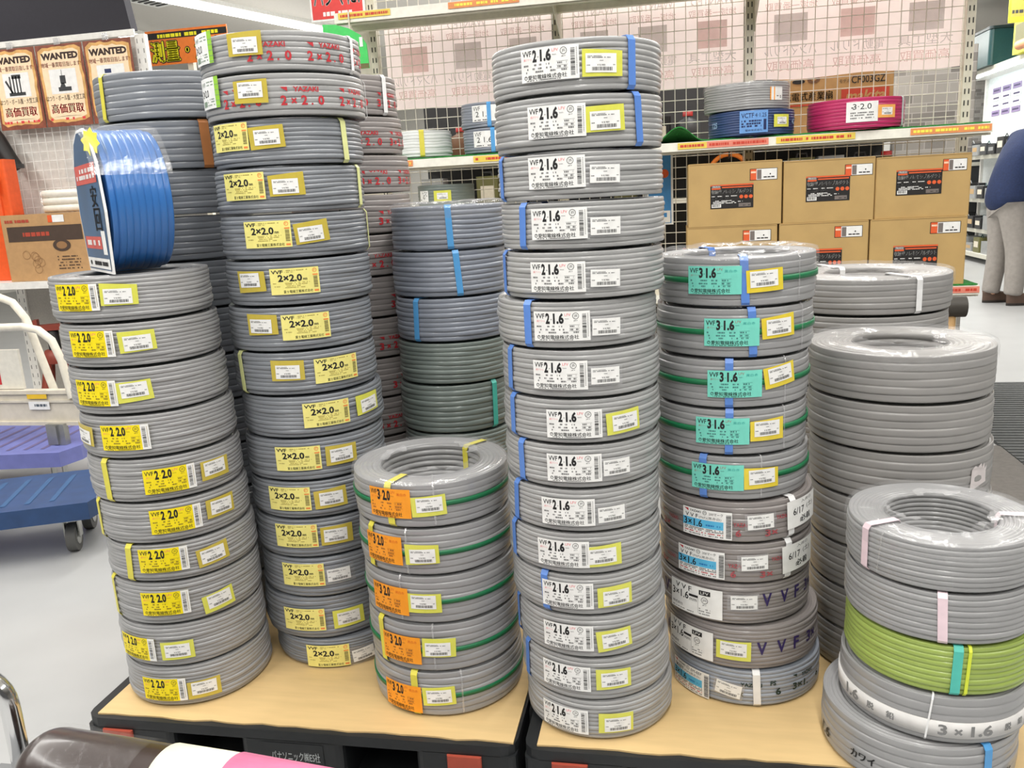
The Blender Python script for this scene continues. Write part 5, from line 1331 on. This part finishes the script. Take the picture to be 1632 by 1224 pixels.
for z, zl in ((1.34, 'row at shoulder height'), (.80, 'row at hip height'), (.42, 'row at knee height'), (.12, 'bottom row')):
    n = 15
    for j in range(n):
        y = 8.66 + 4.3 * j / n; w = .22; h = rr.uniform(.10, .19); ci = rr.choice((0, 1, 0, 7, 2, 1, 4) if z < .6 else (0, 1, 7, 0))
        t = thing('goods_box', '%s goods box, right aisle %s, %s from near end' % (NM[ci], zl, 'nearest' if j == 0 else ORD[j]), 'box', (4.05, y, z + .0005), 0, 'small goods on the right aisle shelf')
        b = MB(); b.rbox((-.08, 0, h / 2), (.22, w, h), .008); b.build('box', DARKS[ci], t)
        b = MB(); b.rect(-w * .35, h * .35, w * .35, h * .75, lambda u, v, o=0.: (-.191 - o, -u, v), 0, .001); b.build('label_patch', DARKS[(7, 9, 8, 7, 9)[j % 5]], t)
        b = MB(); b.tube([(-.12, -w * .2, h), (-.12, 0, h + .035), (-.12, w * .2, h)], .006, 0, 6); b.build('grip', DARKS[(0, 7, 2)[j % 3]], t); k += 1
PC = mat('violet_card', (150, 132, 172), .5)
for i in range(3):
    for j in range(4):
        t = thing('price_card', 'violet card on the lit back panel, %s column from the far end, %s row' % (('first', 'second', 'third')[i], ('top', 'second', 'third', 'bottom')[j]), 'card', (4.226, 12.55 - .34 * i, 2.12 - .095 * j), 0, 'violet cards on the right aisle panel')
        b = MB(); b.box((0, 0, .04), (.004, .27, .07), 0 if j in (0, 3) else 1); b.rect(-.10, .03, .10, .05, lambda u, v, o=0.: (-.0022 - o, -u, v), 2, .0008); b.build('card', [PC, PAPER, mat('violet_ink', (70, 56, 100), .5)], t)
t = thing('end_shelf', 'dark end shelf of black tools beyond the right aisle', 'store shelf', (4.35, 13.5, 0)); b = MB(); b.rbox((0, 0, .66), (1.1, .5, 1.32), .02); b.build('body', mat('black_shelf_body', (52, 54, 56), .6), t)
b = MB()
for k in range(4): b.box((0, -.262, .16 + .36 * k), (1.1, .03, .05))
b.build('price_rails', mat('pale_grey_rail', (206, 204, 190), .4), t)
for k, (x, w, z0, z1, lb) in enumerate(((4.27, .50, 1.321, 2.52, 'grey stone pattern board standing on the dark end shelf'),)):
    t = thing('stone_board', lb, 'wall board', (x, 13.5, z0)); b = MB(); b.rbox((0, 0, (z1 - z0) / 2), (w, .06, z1 - z0), .008); b.build('board', STONE, t); b = MB(); b.box((0, .1, .01), (w, .14, .02)); b.build('foot', DARKS[1], t)
t = thing('storage_case', 'dark teal storage case on top of the lit shelf', 'storage case', (3.90, 12.0, 2.3605)); b = MB(); b.rbox((0, 0, .20), (.40, 1.35, .40), .04); b.build('body', mat('deep_teal_plastic', (22, 66, 68), .35), t); b = MB(); b.rbox((0, 0, .415), (.43, 1.4, .03), .04); b.build('lid', mat('black_teal_lid', (26, 46, 48), .4), t)
t = thing('goods_carton', 'yellow printed carton on top of the lit shelf', 'carton', (3.86, 10.35, 2.3605)); b = MB(); b.rbox((0, 0, .22), (.36, .42, .44), .01); b.build('box', mat('yellow_print_carton', (226, 222, 40), .5), t); b = MB(); b.rect(-.15, .1, .15, .3, lambda u, v, o=0.: (-.182 - o, -u, v), 0, .001); b.build('label_patch', DARKS[4], t)
t = thing('hose_roll', 'orange roll lying at the shelf edge below the yellow carton', 'roll', (3.60, 9.9, 2.3605)); b = MB(); b.tube([(0, -.25, .05), (0, .25, .05)], .05, 0, 14); b.build('roll_body', mat('salmon_roll', (232, 160, 116), .5), t); b = MB(); b.tube([(0, -.26, .05), (0, -.252, .05)], .02, 0, 12); b.build('core', DARKS[9], t)
t = thing('notice_sign', 'yellow-green hanging notice in the top right corner', 'sign', (3.32, 9.2, 2.50)); b = MB(); b.box((0, 0, .15), (.34, .008, .3)); b.rect(-.15, .05, .15, .2, lambda u, v, o=0.: (u, -.0045 - o, v), 1, .001); b.dashes(-.14, .08, .14, .03, lambda u, v, o=0.: (u, -.0045 - o, v), 2, random.Random(3), .0016); b.build('sign_board', [mat('sign_lime', (226, 226, 50), .5), mat('sign_khaki', (170, 160, 70), .5), DARKS[1]], t)
b = MB(); b.tube([(-.15, 0, .3), (-.15, 0, CEIL - 2.50)], .004, 0, 6); b.tube([(.15, 0, .3), (.15, 0, CEIL - 2.50)], .004, 0, 6); b.build('hanger', STEEL, t)

# ---------------------------------------------------------------- the shopper seen from behind
def skin(name, pts, edges, radii, m, parent, root=0, sub=2):
    me = bpy.data.meshes.new(name); me.from_pydata(pts, edges, []); me.update()
    o = bpy.data.objects.new(name, me); COL.objects.link(o)
    md = o.modifiers.new('skin', 'SKIN'); md.use_smooth_shade = True
    for i, r in enumerate(radii):
        sv = me.skin_vertices[0].data[i]; sv.radius = r if hasattr(r, '__len__') else (r, r); sv.use_root = (i == root)
    ms = o.modifiers.new('sub', 'SUBSURF'); ms.levels = sub; ms.render_levels = sub
    dg = bpy.context.evaluated_depsgraph_get(); nm = bpy.data.meshes.new_from_object(o.evaluated_get(dg))
    nm.name = name; bpy.data.objects.remove(o); bpy.data.meshes.remove(me)
    nm.materials.clear(); nm.materials.append(m); nm.polygons.foreach_set('use_smooth', [True] * len(nm.polygons)); nm.polygons.foreach_set('material_index', [0] * len(nm.polygons))
    return obj(name, nm, parent)
P = thing('person', 'person in navy jacket, grey trousers and brown shoes leaning to the right aisle shelf', 'person', (2.82, 7.98, 0), math.radians(12))
SKIN = mat('skin_tone', (214, 164, 132), .5)
H = (.0, 0, .86)
# x forward (towards the shelf), y to the left of the person
pts = [H, (.02, 0, 1.0), (.07, 0, 1.18), (.15, 0, 1.36), (.20, 0, 1.47), (.24, 0, 1.56), (.27, 0, 1.66), (.28, 0, 1.74),
       (.0, .095, .80), (.03, .11, .47), (-.01, .12, .09), (.09, .13, .035), (.17, .135, .025),
       (.0, -.095, .80), (.07, -.10, .47), (.06, -.11, .09), (.16, -.12, .035), (.24, -.125, .025),
       (.17, .18, 1.40), (.26, .22, 1.14), (.48, .19, 1.10), (.57, .18, 1.11),
       (.17, -.18, 1.40), (.24, -.23, 1.13), (.46, -.20, 1.06), (.55, -.19, 1.06)]
ed = [(0, 1), (1, 2), (2, 3), (3, 4), (4, 5), (5, 6), (6, 7), (0, 8), (8, 9), (9, 10), (10, 11), (11, 12), (0, 13), (13, 14), (14, 15), (15, 16), (16, 17), (3, 18), (18, 19), (19, 20), (20, 21), (3, 22), (22, 23), (23, 24), (24, 25)]
rd = [.125, .12, .125, .12, .062, .075, .10, .075, .085, .062, .042, .04, .025, .085, .062, .042, .04, .025, .058, .045, .034, .03, .058, .045, .034, .03]
skin('body', pts, ed, rd, SKIN, P)
for s, wx in ((1, (.57, .18, 1.11)), (-1, (.55, -.19, 1.06))):     # hands with five fingers
    hp = [Vector(wx)]; he = []; hr = [.030]
    hp.append(hp[0] + Vector((.07, 0, -.005))); he.append((0, 1)); hr.append((.034, .020))
    for f in range(4):
        b0 = hp[1] + Vector((.012, s * (.027 - .018 * f), 0)); n0 = len(hp); l = (.034, .040, .038, .028)[f]
        hp += [b0, b0 + Vector((l, 0, -.006)), b0 + Vector((l * 1.7, 0, -.026))]; he += [(1, n0), (n0, n0 + 1), (n0 + 1, n0 + 2)]; hr += [.010, .009, .008]
    n0 = len(hp); hp += [hp[0] + Vector((.03, s * .035, -.004)), hp[0] + Vector((.065, s * .052, -.014))]; he += [(0, n0), (n0, n0 + 1)]; hr += [.012, .009]
    skin('hand', [tuple(p) for p in hp], he, hr, SKIN, P, 0, 1)
NAVY = mat('navy_wool_jacket', (25, 40, 76), .85, vary=.18, scale=70, bump=.4)
jp = [(.00, 0, .77), (.005, 0, .97), (.06, 0, 1.17), (.14, 0, 1.35), (.185, 0, 1.45), (.165, .17, 1.39), (.25, .225, 1.13), (.44, .19, 1.10), (.53, .18, 1.11), (.165, -.17, 1.39), (.23, -.235, 1.12), (.42, -.20, 1.06), (.51, -.19, 1.06)]
skin('jacket', jp, [(0, 1), (1, 2), (2, 3), (3, 4), (3, 5), (5, 6), (6, 7), (7, 8), (3, 9), (9, 10), (10, 11), (11, 12)], [(.20, .19), (.19, .175), (.185, .165), (.165, .15), .085, .10, .085, .06, .05, .10, .085, .06, .05], NAVY, P)
GT = mat('grey_cotton_trousers', (150, 144, 138), .85, vary=.08, scale=30, bump=.3)
tp = [(.0, 0, .93), (.0, .075, .80), (.03, .10, .47), (.0, .12, .12), (-.005, .12, .08), (.01, -.075, .80), (.07, -.10, .47), (.06, -.11, .12), (.055, -.11, .08)]
skin('trousers', tp, [(0, 1), (1, 2), (2, 3), (3, 4), (0, 5), (5, 6), (6, 7), (7, 8)], [.13, .108, .092, .078, .078, .108, .092, .078, .078], GT, P)
for s in (1, -1):
    cx, cy = (.075, .125) if s > 0 else (.145, -.115)
    b = MB(); ring = []
    for k in range(20):
        a = 2 * PI * k / 20; x = .145 * math.cos(a); ring.append((x, (.046 if x < 0 else .054) * math.sin(a)))
    b.prism(ring, 0, .022, 1, (cx, cy, .001)); vs = []
    for zz, sc, dx in ((.022, 1, 0), (.055, .97, -.004), (.085, .72, -.04), (.105, .5, -.075)):
        vs += [(cx + dx + p[0] * sc, cy + p[1] * (.98 if sc > .9 else .9), zz) for p in ring]
    b.add(vs, [(i * 20 + k, i * 20 + (k + 1) % 20, (i + 1) * 20 + (k + 1) % 20, (i + 1) * 20 + k) for i in range(3) for k in range(20)] + [tuple(60 + k for k in range(20))], 0, True)
    b.build('shoe', [mat('brown_leather_shoe', (86, 66, 54), .5), mat('dark_sole', (40, 34, 30), .6)], P)
b = MB(); vs = []
b.lathe([(.0, .125), (.05, .118), (.095, .075), (.115, .01), (.108, -.05), (.085, -.085)], 0, 20, (.265, 0, 1.685), ry(.15)); b.build('hair', mat('dark_hair', (38, 32, 30), .6, vary=.2, scale=120), P)
fm = plane_map((.372, 0, 1.66), (0, -1, 0), (0, 0, 1)); b = MB()
for sy in (-1, 1): b.lathe([(0, -.012), (.010, -.006), (.012, 0), (.010, .006), (0, .012)], 0, 10, (.366, .034 * sy, 1.675)); b.lathe([(0, -.03), (.014, -.02), (.018, 0), (.014, .02), (0, .03)], 1, 10, (.27, .104 * sy, 1.665))
b.lathe([(0, -.025), (.016, -.02), (.010, .0), (.004, .03)], 1, 10, (.385, 0, 1.655)); b.box((.372, 0, 1.615), (.012, .045, .010), 2)
b.build('face_features', [INK, SKIN, mat('lip_tone', (176, 100, 90), .5)], P)
